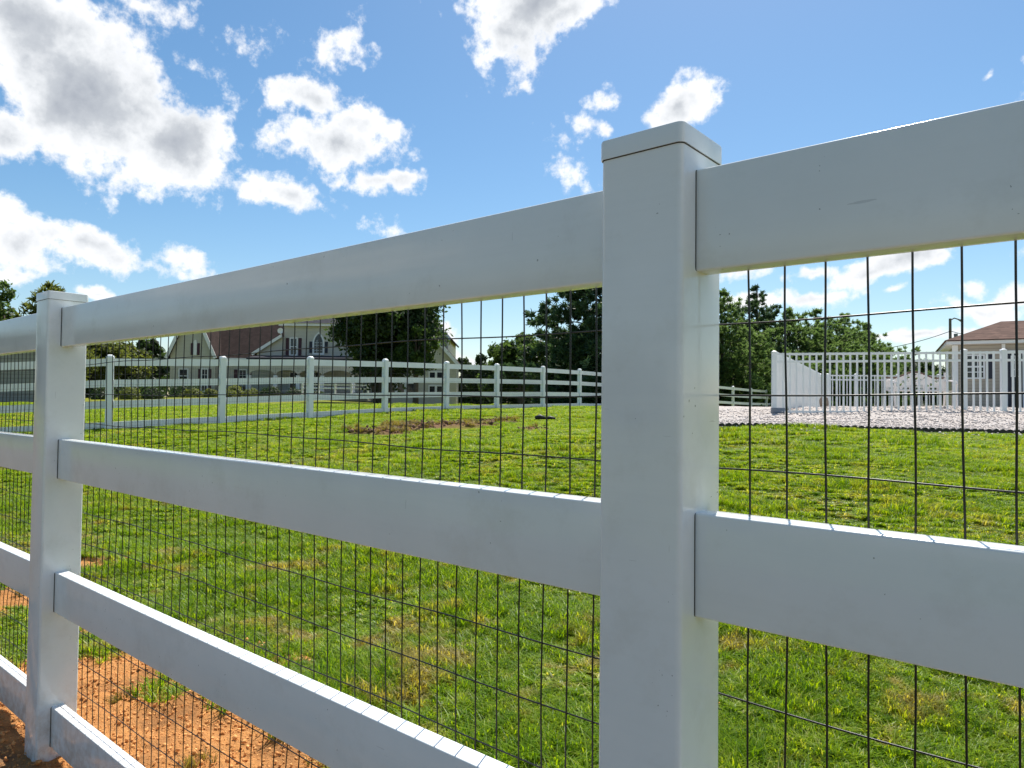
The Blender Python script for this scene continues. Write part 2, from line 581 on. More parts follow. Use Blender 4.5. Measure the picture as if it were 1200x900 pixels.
def vnoise(xy, scale, seed=0, octv=3):
    """smooth value noise with numpy"""
    r = np.random.default_rng(seed)
    tab = r.random((64, 64))
    out_n = np.zeros(len(xy)); amp = 1.0; tot = 0
    s = scale
    for k in range(octv):
        q = xy * s + 17.3 * k + 100.0
        i = np.floor(q).astype(int); f = q - i
        f = f * f * (3 - 2 * f)
        i0, j0 = i[:, 0] % 64, i[:, 1] % 64
        i1, j1 = (i0 + 1) % 64, (j0 + 1) % 64
        v = (tab[i0, j0] * (1 - f[:, 0]) + tab[i1, j0] * f[:, 0]) * (1 - f[:, 1]) + (tab[i0, j1] * (1 - f[:, 0]) + tab[i1, j1] * f[:, 0]) * f[:, 1]
        out_n += amp * v; tot += amp
        amp *= 0.5; s *= 2.1
    return out_n / tot


def patch_mask(xy, patches, soft=0.35):
    m = np.full(len(xy), -3.0)
    for (x, y, a, b, rot) in patches:
        dx, dy = xy[:, 0] - x, xy[:, 1] - y
        u = (dx * math.cos(rot) + dy * math.sin(rot)) / a
        w = (-dx * math.sin(rot) + dy * math.cos(rot)) / b
        m = np.maximum(m, 1.25 - np.sqrt(u * u + w * w))
    return m


def dirt_mask(xy):
    m = patch_mask(xy, DIRT)
    m = np.maximum(m, np.minimum(np.clip((0.30 - xy[:, 1]) * 5, -1, 1.15), np.clip((xy[:, 1] + 5.5) * 3, -1, 1)))       # bare soil on the viewer's side, extended out of view to cut green bounce
    m = m + (vnoise(xy, 5.0, 3, 4) - 0.5) * 1.1
    return np.clip((m - 0.15) * 4.0, 0, 1)


def mound_mask(xy):
    m = patch_mask(xy, MOUND) + (vnoise(xy, 2.2, 9, 4) - 0.5) * 1.0
    return np.clip((m - 0.2) * 3.0, 0, 1)


def grow(a, b, step, g_, far):
    xs = list(np.arange(a, b + 1e-6, step))
    s = step; x = b
    while x < far:
        s *= g_; x += s; xs.append(x)
    s = step; x = a; left = []
    while x > -far:
        s *= g_; x -= s; left.append(x)
    return np.array(left[::-1] + xs)


gx = grow(-5.0, 2.6, 0.03, 1.045, 900)
gy = grow(-0.8, 3.4, 0.03, 1.045, 900)
XX, YY = np.meshgrid(gx, gy)
xy = np.c_[XX.ravel(), YY.ravel()]
zz = terrain(xy)
dm = dirt_mask(xy)
mm = mound_mask(xy)
near = (np.abs(xy[:, 0]) < 40) & (np.abs(xy[:, 1]) < 40)
clod = (vnoise(xy, 7.0, 5, 4) - 0.5) * 0.06 + np.clip(vnoise(xy, 15.0, 6, 4) - 0.5, 0, 1) * 0.09
zz = zz + np.where(near, dm * clod + mm * (0.04 + (vnoise(xy, 3.5, 8, 4) - 0.35) * 0.20) + (vnoise(xy, 0.8, 12, 3) - 0.5) * 0.05 * (1 - dm), 0)
nx_, ny_ = len(gx), len(gy)
idx = np.arange(nx_ * ny_).reshape(ny_, nx_)
fc = np.c_[idx[:-1, :-1].ravel(), idx[:-1, 1:].ravel(), idx[1:, 1:].ravel(), idx[1:, :-1].ravel()]


def np_mesh(name, verts, faces, mat_, parent=None, smooth=False, attrs=None):
    """faces: (n,k) int array"""
    me = bpy.data.meshes.new(name)
    n, k = faces.shape
    me.vertices.add(len(verts))
    me.vertices.foreach_set('co', np.asarray(verts, np.float32).ravel())
    me.loops.add(n * k)
    me.loops.foreach_set('vertex_index', faces.astype(np.int32).ravel())
    me.polygons.add(n)
    me.polygons.foreach_set('loop_start', np.arange(0, n * k, k, dtype=np.int32))
    try:
        me.polygons.foreach_set('loop_total', np.full(n, k, dtype=np.int32))
    except Exception:
        pass
    if smooth:
        me.polygons.foreach_set('use_smooth', np.ones(n, bool))
    me.update(calc_edges=True)
    me.validate()
    for nm, arr in (attrs or {}).items():
        a = me.attributes.new(nm, 'FLOAT', 'POINT')
        a.data.foreach_set('value', np.asarray(arr, np.float32))
    me.materials.append(mat_)
    o = bpy.data.objects.new(name, me)
    COL.objects.link(o)
    if parent is not None:
        o.parent = parent
    return o


def ground_mat():
    m, q, o = mat('lawn_and_soil')
    pos = q.n('ShaderNodeNewGeometry').outputs['Position']
    d = q.n('ShaderNodeAttribute', attribute_name='dirt').outputs['Fac']
    md = q.n('ShaderNodeAttribute', attribute_name='mound').outputs['Fac']
    n1 = q.noise(pos, 0.6, 5, 0.6)
    n2 = q.noise(pos, 14.0, 5, 0.65)
    n3 = q.noise(pos, 70.0, 4, 0.7)
    lawn = q.mix(n2, (0.13, 0.15, 0.012), (0.30, 0.31, 0.03))
    lawn = q.mix(q.ramp(n1, [(0.4, (0, 0, 0)), (0.7, (1, 1, 1))]), lawn, (0.11, 0.125, 0.035))
    soil = q.mix(n2, (0.44, 0.18, 0.05), (0.76, 0.37, 0.13))
    soil = q.mix(q.ramp(n3, [(0.45, (0, 0, 0)), (0.7, (1, 1, 1))]), soil, (0.55, 0.27, 0.11))
    soil = q.mix(q.ramp(q.noise(pos, 3.0, 4), [(0.5, (0, 0, 0)), (0.62, (1, 1, 1))]), soil, (0.36, 0.17, 0.065))
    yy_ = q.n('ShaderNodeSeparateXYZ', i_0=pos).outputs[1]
    fence_shade = q.ramp(q.math('ADD', yy_, q.math('MULTIPLY', n2, 0.2)), [(0.0, (1, 1, 1)), (0.12, (0, 0, 0))])  # fence shade put into the soil colour; also tames warm bounce on the vinyl
    soil = q.mix(q.math('MULTIPLY', fence_shade, 0.88), soil, q.mix(n3, (0.07, 0.052, 0.036), (0.20, 0.155, 0.11)))
    mul = q.mix(n3, (0.10, 0.05, 0.03), (0.28, 0.16, 0.10))
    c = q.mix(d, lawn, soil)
    c = q.mix(md, c, mul)
    b = q.n('ShaderNodeBsdfPrincipled', i_Base__Color=c, i_Roughness=0.95)
    b.inputs['Specular IOR Level'].default_value = 0.1
    bp = q.n('ShaderNodeBump', i_Height=q.math('ADD', q.noise(pos, 45.0, 5, 0.7), q.math('MULTIPLY', q.noise(pos, 150.0, 3, 0.7), 0.4)), i_Strength=1.0, i_Distance=0.022)
    q.link(bp.outputs[0], b.inputs['Normal'])
    q.link(b.outputs[0], o.inputs[0])
    return m


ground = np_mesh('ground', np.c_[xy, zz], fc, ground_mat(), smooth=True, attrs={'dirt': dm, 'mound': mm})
tag(ground, kind='structure')

# ------------------------------------------------------------------ grass: one object of scattered turf tiles
def grass_mat(name, dry):
    m, q, o = mat(name)
    pos = q.n('ShaderNodeNewGeometry').outputs['Position']
    at = q.n('ShaderNodeAttribute', attribute_name='rnd').outputs['Fac']
    tip = q.n('ShaderNodeAttribute', attribute_name='tip').outputs['Fac']
    n1 = q.noise(pos, 1.1, 4, 0.6)
    n2 = q.noise(pos, 5.0, 4, 0.65)
    n4 = q.noise(pos, 0.35, 3, 0.6)
    c = q.ramp(at, [(0.0, (0.025, 0.075, 0.006)), (0.34, (0.13, 0.24, 0.008)), (0.78, (0.29, 0.40, 0.014)), (0.93, (0.44, 0.49, 0.07)), (1.0, (0.62, 0.58, 0.28))])
    yel = q.ramp(n2, [(0.50, (0, 0, 0)), (0.72, (1, 1, 1))])
    c = q.mix(q.math('MULTIPLY', yel, 0.36), c, (0.40, 0.40, 0.02))
    dk = q.ramp(n1, [(0.40, (1, 1, 1)), (0.56, (0, 0, 0))])
    c = q.mix(q.math('MULTIPLY', dk, 0.35), c, (0.11, 0.22, 0.008))
    dry_ = q.math('MULTIPLY', q.ramp(q.math('ADD', q.math('MULTIPLY', n1, 0.5), q.math('MULTIPLY', n2, 0.5)), [(0.525, (0, 0, 0)), (0.60, (1, 1, 1))]), q.n('ShaderNodeMapRange', i_0=q.n('ShaderNodeSeparateXYZ', i_0=pos).outputs[1], i_1=1.0, i_2=7.0, i_3=0.78, i_4=0.22).outputs[0])
    c = q.mix(dry_, c, q.mix(at, (0.22, 0.16, 0.06), (0.56, 0.45, 0.22)))
    if dry:
        c = q.mix(0.85, c, q.mix(at, (0.10, 0.075, 0.035), (0.26, 0.19, 0.10)))
    b = q.n('ShaderNodeBsdfPrincipled', i_Base__Color=c, i_Roughness=0.45)
    b.inputs['Specular IOR Level'].default_value = 0.28
    tcol = q.mix(1.0, c, (1.8, 1.65, 0.4, 1), 'MULTIPLY')
    tr = q.n('ShaderNodeBsdfTranslucent', i_Color=tcol)
    mx = q.n('ShaderNodeMixShader', i_0=0.5, i_1=b.outputs[0], i_2=tr.outputs[0])
    q.link(mx.outputs[0], o.inputs[0])
    return m


M_GRASS = grass_mat('grass_blades', False)
M_DRY = grass_mat('cut_dry_grass', True)
src = bpy.data.collections.new('turf_tiles')          # not linked: only the scatter uses it


def turf_tile(seed, n, size, hmin, hmax, wid, m, flat=0.5):
    r = np.random.default_rng(seed)
    # blades grow in small tufts
    nt_ = max(8, n // 20)
    tc_ = (r.random((nt_, 2)) - 0.5) * size
    own = r.integers(0, nt_, n)
    base = tc_[own] + r.normal(0, 0.012, (n, 2))
    tone = np.clip(r.random(nt_)[own] * 0.75 + r.random(n) * 0.35 - 0.05, 0, 1)
    az = r.random(n) * 2 * math.pi
    h = hmin + (hmax - hmin) * r.random(n) ** 1.4
    lean = flat * (0.25 + r.random(n)) * h
    w = wid * (0.6 + 0.8 * r.random(n))
    dx, dy = np.cos(az), np.sin(az)
    # side vector
    sx, sy = -dy, dx
    V = np.zeros((n, 5, 3))
    V[:, 0, 0] = base[:, 0] - sx * w / 2; V[:, 0, 1] = base[:, 1] - sy * w / 2; V[:, 0, 2] = -0.01
    V[:, 1, 0] = base[:, 0] + sx * w / 2; V[:, 1, 1] = base[:, 1] + sy * w / 2; V[:, 1, 2] = -0.01
    mx_, my_ = base[:, 0] + dx * lean * 0.35, base[:, 1] + dy * lean * 0.35
    V[:, 2, 0] = mx_ + sx * w * 0.42; V[:, 2, 1] = my_ + sy * w * 0.42; V[:, 2, 2] = h * 0.62
    V[:, 3, 0] = mx_ - sx * w * 0.42; V[:, 3, 1] = my_ - sy * w * 0.42; V[:, 3, 2] = h * 0.62
    V[:, 4, 0] = base[:, 0] + dx * lean * 1.15; V[:, 4, 1] = base[:, 1] + dy * lean * 1.15; V[:, 4, 2] = h * 0.92
    i = np.arange(n) * 5
    F = np.concatenate([np.c_[i, i + 1, i + 2], np.c_[i, i + 2, i + 3], np.c_[i + 3, i + 2, i + 4]])
    o = np_mesh('turf_tile', V.reshape(-1, 3), F, m, attrs={'rnd': np.repeat(tone, 5), 'tip': np.tile([0, 0, .6, .6, 1.0], n)})
    COL.objects.unlink(o)
    src.objects.link(o)
    return o


TILE = 0.34
tiles = []
for k in range(5):
    tiles.append(turf_tile(100 + k, 1250, TILE, 0.010, 0.045, 0.0050, M_GRASS, 1.5))
tiles.append(turf_tile(110, 700, TILE, 0.012, 0.030, 0.0105, M_GRASS, 1.9))      # clover and broad-leaved weeds
tiles.append(turf_tile(111, 420, TILE, 0.02, 0.085, 0.0060, M_GRASS, 1.3))       # taller loose tufts


def scatter(name, pts, rots, scl, var, variants):
    me = bpy.data.meshes.new(name)
    me.vertices.add(len(pts))
    me.vertices.foreach_set('co', np.asarray(pts, np.float32).ravel())
    for nm, arr, ty in (('srot', rots, 'FLOAT_VECTOR'), ('sscl', scl, 'FLOAT_VECTOR')):
        a = me.attributes.new(nm, ty, 'POINT')
        a.data.foreach_set('vector', np.asarray(arr, np.float32).ravel())
    a = me.attributes.new('svar', 'INT', 'POINT')
    a.data.foreach_set('value', np.asarray(var, np.int32))
    o = bpy.data.objects.new(name, me)
    COL.objects.link(o)
    t = bpy.data.node_groups.new(name + '_nodes', 'GeometryNodeTree')
    t.interface.new_socket('Geometry', in_out='INPUT', socket_type='NodeSocketGeometry')
    t.interface.new_socket('Geometry', in_out='OUTPUT', socket_type='NodeSocketGeometry')
    q = NG(t)
    gi = q.n('NodeGroupInput'); go = q.n('NodeGroupOutput')
    m2p = q.n('GeometryNodeMeshToPoints')
    q.link(gi.outputs[0], m2p.inputs['Mesh'])
    g2i = q.n('GeometryNodeGeometryToInstance')
    for v in reversed(variants):
        oi = q.n('GeometryNodeObjectInfo')
        oi.inputs['Object'].default_value = v
        q.link(oi.outputs['Geometry'], g2i.inputs[0])
    iop = q.n('GeometryNodeInstanceOnPoints')
    q.link(m2p.outputs[0], iop.inputs['Points'])
    q.link(g2i.outputs[0], iop.inputs['Instance'])
    iop.inputs['Pick Instance'].default_value = True
    for nm, ty, sock in (('svar', 'INT', 'Instance Index'), ('srot', 'FLOAT_VECTOR', 'Rotation'), ('sscl', 'FLOAT_VECTOR', 'Scale')):
        na = q.n('GeometryNodeInputNamedAttribute', data_type=ty)
        na.inputs['Name'].default_value = nm
        so = [s for s in na.outputs if s.enabled and s.name == 'Attribute'][0]
        if sock == 'Rotation':
            e2r = q.n('FunctionNodeEulerToRotation')
            q.link(so, e2r.inputs[0])
            so = e2r.outputs[0]
        q.link(so, iop.inputs[sock])
    q.link(iop.outputs[0], go.inputs[0])
    md = o.modifiers.new('scatter', 'NODES')
    md.node_group = t
    return o


def wedge(d0, d1, step, margin=1.2):
    """jittered grid of ground positions inside the view wedge, d0..d1 metres away"""
    out_p = []
    ds = np.arange(d0, d1, step)
    for d in ds:
        half = d * 0.74 + margin
        s = np.arange(-half, half, step)
        p = CAM[:2] + FH[:2] * (d + 0) + np.outer(s, R0[:2])
        out_p.append(p)
    p = np.concatenate(out_p)
    return p + (rng.random(p.shape) - 0.5) * step * 0.9


GRAVEL_POLY = np.array([G(772, 11.55)[:2], G(1460, 11.3)[:2], G(1460, 24)[:2], G(960, 30)[:2], G(780, 30)[:2]])


def inside(poly, p):
    c = np.zeros(len(p), bool)
    n = len(poly)
    for i in range(n):
        a, b = poly[i], poly[(i + 1) % n]
        cond = ((a[1] > p[:, 1]) != (b[1] > p[:, 1])) & (p[:, 0] < (b[0] - a[0]) * (p[:, 1] - a[1]) / (b[1] - a[1] + 1e-12) + a[0])
        c ^= cond
    return c


pn = np.concatenate([wedge(0.6, 9.0, 0.13), np.c_[rng.uniform(-3.5, 2.5, 40), rng.uniform(-3.5, -1.2, 40)]])
pm = wedge(9.0, 17.0, 0.22)
pf = wedge(17.0, 34.0, 0.36, 2)
pts, scl = [], []
for p, s in ((pn, 0.85), (pm, 1.05), (pf, 1.4)):
    keep = (p[:, 1] > 0.16) | (p[:, 1] < -0.1)
    p = p[keep]
    dmk = dirt_mask(p); mk = mound_mask(p)
    keep = (rng.random(len(p)) > dmk * 1.05) & (rng.random(len(p)) > mk * 0.8) & ~inside(GRAVEL_POLY, p)
    p = p[keep]
    pts.append(p); scl.append(np.full(len(p), s))
pts = np.concatenate(pts); scl = np.concatenate(scl)
z = terrain(pts) + (vnoise(pts, 0.8, 12, 3) - 0.5) * 0.05
lush = vnoise(pts, 2.6, 21, 3)
e = 0.1
zx = (terrain(pts + [e, 0]) - terrain(pts - [e, 0])) / (2 * e)
zy = (terrain(pts + [0, e]) - terrain(pts - [0, e])) / (2 * e)
rz = rng.random(len(pts)) * 2 * math.pi
tx = np.arctan(zy * np.cos(rz) - zx * np.sin(rz) * -1 * -1)  # slope seen in the turned frame
rots = np.c_[np.arctan(zy), -np.arctan(zx), rz]
sv = np.c_[scl, scl, scl * np.clip(0.25 + 1.5 * lush, 0.4, 1.7) * np.where(scl > 1.2, 0.9, 1.0)]
kind_ = rng.integers(0, 5, len(pts))
wn = vnoise(pts, 1.7, 51, 3) + rng.normal(0, 0.06, len(pts))
kind_ = np.where(wn > 0.60, 5, np.where(wn < 0.36, 6, kind_))
grass = scatter('lawn_grass', np.c_[pts, z - 0.004], rots, sv, kind_, tiles)
tag(grass, 'short mown yellow-green grass covering the paddock behind the fence', 'grass', kind='stuff')
# pulled-up weeds on the dug strip and stray tufts on the bare soil
dry_tiles = [turf_tile(200 + k, 260, 0.34, 0.03, 0.16, 0.007, M_DRY, 1.4) for k in range(2)]
q1 = wedge(8, 20, 0.2); q1 = q1[(rng.random(len(q1)) < mound_mask(q1) * 0.45)]
q2 = wedge(0.6, 6, 0.16); q2 = q2[(q2[:, 1] > 0.14) & (rng.random(len(q2)) < dirt_mask(q2) * 0.10)]
qq = np.concatenate([q1, q2])
dz = np.r_[np.full(len(q1), 0.07), np.full(len(q2), -0.004)]
sc_ = np.r_[np.full(len(q1), 0.62), np.full(len(q2), 0.35)]
weeds = scatter('uprooted_weeds', np.c_[qq, terrain(qq) + dz], np.c_[rng.normal(0, .2, (len(qq), 2)), rng.random(len(qq)) * 6.28],
                np.c_[sc_, sc_, sc_], rng.integers(0, 2, len(qq)), dry_tiles)
tag(weeds, 'heap of withered pulled-up weeds on a strip of dug soil in the lawn', 'weeds', kind='stuff')

# crumbs and clods of soil on the bare patches
def clods(name, label, cand, prob, smin, smax, m, z_add):
    n = len(cand)
    keep_ = rng.random(n) < prob
    p_ = cand[keep_]
    n = len(p_)
    ico = np.array([(0, 0, 1), (.894, 0, .447), (.276, .851, .447), (-.724, .526, .447), (-.724, -.526, .447), (.276, -.851, .447), (.724, .526, -.447), (-.276, .851, -.447), (-.894, 0, -.447), (-.276, -.851, -.447), (.724, -.526, -.447), (0, 0, -1)])
    icf = np.array([(0, 1, 2), (0, 2, 3), (0, 3, 4), (0, 4, 5), (0, 5, 1), (1, 6, 2), (2, 7, 3), (3, 8, 4), (4, 9, 5), (5, 10, 1), (6, 7, 2), (7, 8, 3), (8, 9, 4), (9, 10, 5), (10, 6, 1), (11, 7, 6), (11, 8, 7), (11, 9, 8), (11, 10, 9), (11, 6, 10)])
    sz_ = smin + (smax - smin) * rng.random(n) ** 5
    v_ = ico[None] * (0.40 + 0.95 * rng.random((n, 12, 1))) * sz_[:, None, None] * (0.5 + 0.9 * rng.random((n, 1, 3)))
    z_ = terrain(p_) + z_add(p_)
    v_ = v_ + np.c_[p_, z_ + sz_ * 0.2][:, None, :]
    f_ = (icf[None] + (np.arange(n) * 12)[:, None, None]).reshape(-1, 3)
    o = np_mesh(name, v_.reshape(-1, 3), f_, m, attrs={'rnd': np.repeat(rng.random(n), 12)})
    tag(o, label, 'soil', kind='stuff')


M_CLOD = leafmat('orange_clods', (0.44, 0.18, 0.05), (0.78, 0.39, 0.14), (0.1, 0.1, 0.1), 0.0, 0.95)
M_CLOD2 = leafmat('brown_clods', (0.07, 0.038, 0.022), (0.24, 0.14, 0.085), (0.1, 0.1, 0.1), 0.0, 0.95)
cand = np.c_[rng.uniform(-4.2, 0.4, 150000), rng.uniform(-0.6, 2.6, 150000)]
dmc = dirt_mask(cand)
clods('soil_crumbs', 'crumbly orange soil lying on the bare patches beside the near fence', cand, dmc * 0.6, 0.0018, 0.0095, M_CLOD,
      lambda p_: (vnoise(p_, 7.0, 5, 4) - 0.5) * 0.06 + np.clip(vnoise(p_, 15.0, 6, 4) - 0.5, 0, 1) * 0.09)
cand = wedge(9, 19, 0.05)
clods('dug_soil', 'brown clods of dug soil in a strip across the lawn', cand, mound_mask(cand) * 0.5, 0.012, 0.045, M_CLOD2,
      lambda p_: (0.04 + (vnoise(p_, 3.5, 8, 4) - 0.35) * 0.20))

# ------------------------------------------------------------------ the near fence
Z0 = 5.4
zt, PT, RH, SP, RTH = 57.37 + Z0, 18.46, 5.51, 95.1, 1.6
CAPZ = 59.55 + Z0
VA, VB = 2.5 - RTH / 2, 2.5 + RTH / 2
near_fence = empty('paddock_fence', (0, 0, 0))
tag(near_fence, 'white four-rail vinyl fence with black wire mesh, crossing the whole foreground', 'fence')


def near_post(u):
    mb = MB()
    pr = rrect(5 * IN, 5 * IN, 0.34 * IN, 5)
    cx, cy = (u + 2.5) * IN, 2.5 * IN
    mb.prism([(a, b, 0) for a, b in pr], (cx, cy, -0.35), (cx, cy, (CAPZ - 0.9) * IN))
    o = mb.build('post', M_VINYL, near_fence)
    shade_auto(o, 30)
    # cap: skirt, and a very low pyramid with softened rim
    rings = []
    for (w, zc) in ((5.17, CAPZ - 1.12), (5.17, CAPZ - 0.14), (5.11, CAPZ - 0.04), (4.95, CAPZ), (2.4, CAPZ + 0.17), (0.3, CAPZ + 0.26)):
        rings.append([(a + cx, b + cy, zc * IN) for a, b in rrect(w * IN, w * IN, min(0.36, w * 0.2) * IN, 5)])
    n = len(rings[0])
    vs = [p for r_ in rings for p in r_]
    fs = []
    for i in range(len(rings) - 1):
        for k in range(n):
            fs.append((i * n + k, i * n + (k + 1) % n, (i + 1) * n + (k + 1) % n, (i + 1) * n + k))
    fs.append(tuple(range((len(rings) - 1) * n, len(rings) * n)))
    fs.append(tuple(range(n - 1, -1, -1)))
    c = MB().add(vs, fs).build('cap', M_VINYL, o)
    shade_auto(c, 35)
    MB().prism([(a, b, 0) for a, b in rrect(5.07 * IN, 5.07 * IN, 0.34 * IN, 5)], (cx, cy, (CAPZ - 1.17) * IN), (cx, cy, (CAPZ - 1.10) * IN)).build('cap_seam', M_SLOT, c)
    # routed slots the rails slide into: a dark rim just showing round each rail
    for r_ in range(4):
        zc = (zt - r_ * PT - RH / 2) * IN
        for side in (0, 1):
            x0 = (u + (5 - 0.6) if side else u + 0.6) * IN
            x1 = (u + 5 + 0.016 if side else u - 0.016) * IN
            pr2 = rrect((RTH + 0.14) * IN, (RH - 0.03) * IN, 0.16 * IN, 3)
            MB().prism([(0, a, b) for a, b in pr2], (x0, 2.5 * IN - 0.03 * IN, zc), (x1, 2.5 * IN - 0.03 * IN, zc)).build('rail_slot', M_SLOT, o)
    return o


POSTS = [-2 * SP, -SP, 0.0, SP]
for u in POSTS:
    near_post(u)
for i in range(len(POSTS) - 1):
    ua, ub = POSTS[i] + 4.6, POSTS[i + 1] + 0.4
    for r_ in range(4):
        zc = (zt - r_ * PT - RH / 2) * IN
        pr = rrect(RTH * IN, RH * IN, 0.13 * IN, 4)
        mb = MB()
        n = len(pr)
        xs = np.linspace(ua, ub, 13) * IN
        sag = -0.0012 * np.sin(np.linspace(0, math.pi, 13)) * (1 + 0.5 * r_ % 2)
        vs = [(x, 2.5 * IN + a, zc + b + s) for x, s in zip(xs, sag) for a, b in pr]
        fs = [(i_ * n + k, i_ * n + (k + 1) % n, (i_ + 1) * n + (k + 1) % n, (i_ + 1) * n + k) for i_ in range(12) for k in range(n)]
        fs += [tuple(range(n - 1, -1, -1)), tuple(range(12 * n, 13 * n))]
        o = mb.add(vs, fs).build('rail', M_VINYL, near_fence)
        shade_auto(o, 30)
# welded wire stapled to the back of the posts, one continuous roll
mb = MB()
r0 = 0.058 * IN
VM = 5.12
ul, ur = POSTS[0] + 1, POSTS[-1] + 4
rw = np.random.default_rng(40)
hz = [h_ for h_ in [49.45 + Z0 + 4.24 - 4.24 * k for k in range(15)] if h_ > 0.4]
ph_ = rw.random(len(hz)) * 6.28
ph2_ = rw.random(len(hz)) * 6.28


def bow(uu, zz_):
    return 0.12 * (1 + math.sin(zz_ / 6 + uu / 17)) * (0.4 if zz_ < 15 else 1)


def hw(j, uu):
    return hz[j] + 0.09 * math.sin(uu / 9.0 + ph_[j]) + 0.05 * math.sin(uu / 3.1 + ph2_[j]) - 0.15 * (j % 2) * math.sin(uu / SP * math.pi)


u = 6.53 + 2.04 * math.ceil((ul - 6.53) / 2.04)
k_ = 0
while u < ur:
    zs = np.linspace(0.0, zt - 1.5, 34)
    mb.tube([((u + 0.035 * math.sin(zq / 5.0 + k_ * 1.7) + 0.02 * math.sin(zq / 1.9 + k_ * 2.3)) * IN, (VM + bow(u, zq)) * IN, zq * IN) for zq in zs], r0, 6)
    u += 2.04
    k_ += 1
for j in range(len(hz)):
    us = np.arange(ul, ur + 0.1, 1.0)
    mb.tube([(uu * IN, (VM + 0.1 + bow(uu, hz[j])) * IN, hw(j, uu) * IN) for uu in us], r0 * 0.92, 6)
mb.build('wire_mesh', M_WIRE, near_fence, smooth=True)

# ------------------------------------------------------------------ far paddock fence (same kind, along the lawn)
FP = [(-320, 14.2), (-180, 13.6), (-30, 13.2), (128, 13.5), (260, 15.0), (363, 16.3), (451, 18.4), (523, 20.3), (582, 21.9), (636, 24.1), (679, 26.3)]
FP += [(717, 28.4), (750, 30.6), (779, 32.8), (804, 35.0), (829, 37.4), (859, 40), (880, 42.4), (898, 44.6), (915, 46.8), (931, 49), (946, 51)]
far_fence = empty('paddock_fence', tuple(G(128, 13.5)))
tag(far_fence, 'distant white four-rail fence running along the far edge of the lawn', 'fence')
org = np.array(far_fence.location)
FH_P = 1.40
fpos = [G(a, b) for a, b in FP]
for k, p in enumerate(fpos):
    q = p - org
    a = fpos[min(k + 1, len(fpos) - 1)] - fpos[max(k - 1, 0)]
    ang = math.atan2(a[1], a[0])
    mb = MB()
    ca, sa = math.cos(ang), math.sin(ang)
    pr = [(x * ca - y * sa, x * sa + y * ca, 0) for x, y in rrect(0.127, 0.127, 0.012, 2)]
    mb.prism(pr, q + [0, 0, -0.3], q + [0, 0, FH_P - 0.03])
    o = mb.build('post', M_VINYL_FAR, far_fence)
    rings = []
    for (w, zc) in ((0.14, FH_P - 0.05), (0.14, FH_P - 0.015), (0.115, FH_P + 0.012), (0.06, FH_P + 0.03)):
        rings.append([(q[0] + x * ca - y * sa, q[1] + x * sa + y * ca, q[2] + zc) for x, y in rrect(w, w, w * 0.25, 2)])
    n = len(rings[0])
    fs = [(i * n + j, i * n + (j + 1) % n, (i + 1) * n + (j + 1) % n, (i + 1) * n + j) for i in range(3) for j in range(n)] + [tuple(range(3 * n, 4 * n)), tuple(range(n - 1, -1, -1))]
    MB().add([p_ for r_ in rings for p_ in r_], fs).build('cap', M_VINYL_FAR, o)
for k in range(len(fpos) - 1):
    a, b = fpos[k] - org, fpos[k + 1] - org
    d = (b - a) / np.linalg.norm(b - a)
    for r_ in range(4):
        hz_ = FH_P - 0.045 - 0.07 - r_ * 0.405
        MB().bar(a + d * 0.066 + [0, 0, hz_], b - d * 0.066 + [0, 0, hz_], 0.040, 0.14).build('rail', M_VINYL_FAR, far_fence)
    if k < 9:
        mb = MB()
        L = np.linalg.norm((b - a)[:2])
        nv = int(L / 0.0508)
        side = np.array([d[1], -d[0], 0]); side /= np.linalg.norm(side)
        for j in range(1, nv):
            p = a + (b - a) * j / nv + side * 0.0225 * (1 if np.dot(side, FH) < 0 else -1)
            mb.tube([p + [0, 0, 0.02], p + [0, 0, 1.2]], 0.0012, 3, False)
        for j in range(12):
            s_ = side * 0.0225 * (1 if np.dot(side, FH) < 0 else -1) + [0, 0, 0.05 + j * 0.1]
            mb.tube([a + s_ + d * .07, b + s_ - d * .07], 0.0012, 3, False)
        mb.build('wire_mesh', M_WIRE, far_fence)

# ------------------------------------------------------------------ gravel bed, edging
gm, q, o_ = mat('pale_gravel')
pos = q.n('ShaderNodeNewGeometry').outputs['Position']
vo = q.n('ShaderNodeTexVoronoi', i_Vector=pos, i_Scale=38.0)
c = q.mix(q.n('ShaderNodeSeparateColor', i_0=vo.outputs['Color']).outputs[0], (0.42, 0.37, 0.34), (0.60, 0.55, 0.51))
c = q.mix(q.ramp(q.noise(pos, 1.3, 4), [(0.5, (0, 0, 0)), (0.7, (1, 1, 1))]), c, (0.55, 0.48, 0.43))
b = q.n('ShaderNodeBsdfPrincipled', i_Base__Color=c, i_Roughness=0.9)
bp = q.n('ShaderNodeBump', i_Height=vo.outputs['Distance'], i_Strength=1.0, i_Distance=0.03, invert=True)
q.link(bp.outputs[0], b.inputs['Normal'])
q.link(b.outputs[0], o_.inputs[0])
# sheet over the terrain with a raised rim
ga = np.array([G(772, 11.55)[:2], G(1460, 11.3)[:2]])
bd = np.array([G(780, 30)[:2], G(1460, 26)[:2]])
nu, nv = 120, 90
uu, vv = np.meshgrid(np.linspace(0, 1, nu), np.linspace(0, 1, nv))
gp = (ga[0] * (1 - uu[..., None]) + ga[1] * uu[..., None]) * (1 - vv[..., None]) + (bd[0] * (1 - uu[..., None]) + bd[1] * uu[..., None]) * vv[..., None]
gp = gp.reshape(-1, 2)
gz = terrain(gp) + 0.04 + (vnoise(gp, 1.6, 31, 4) - 0.4) * 0.10 * np.clip(vv.ravel() * 8, 0, 1)
ii = np.arange(nu * nv).reshape(nv, nu)
gf = np.c_[ii[:-1, :-1].ravel(), ii[:-1, 1:].ravel(), ii[1:, 1:].ravel(), ii[1:, :-1].ravel()]
gr = np_mesh('gravel_bed', np.c_[gp, gz], gf, gm, smooth=True)
tag(gr, kind='structure')
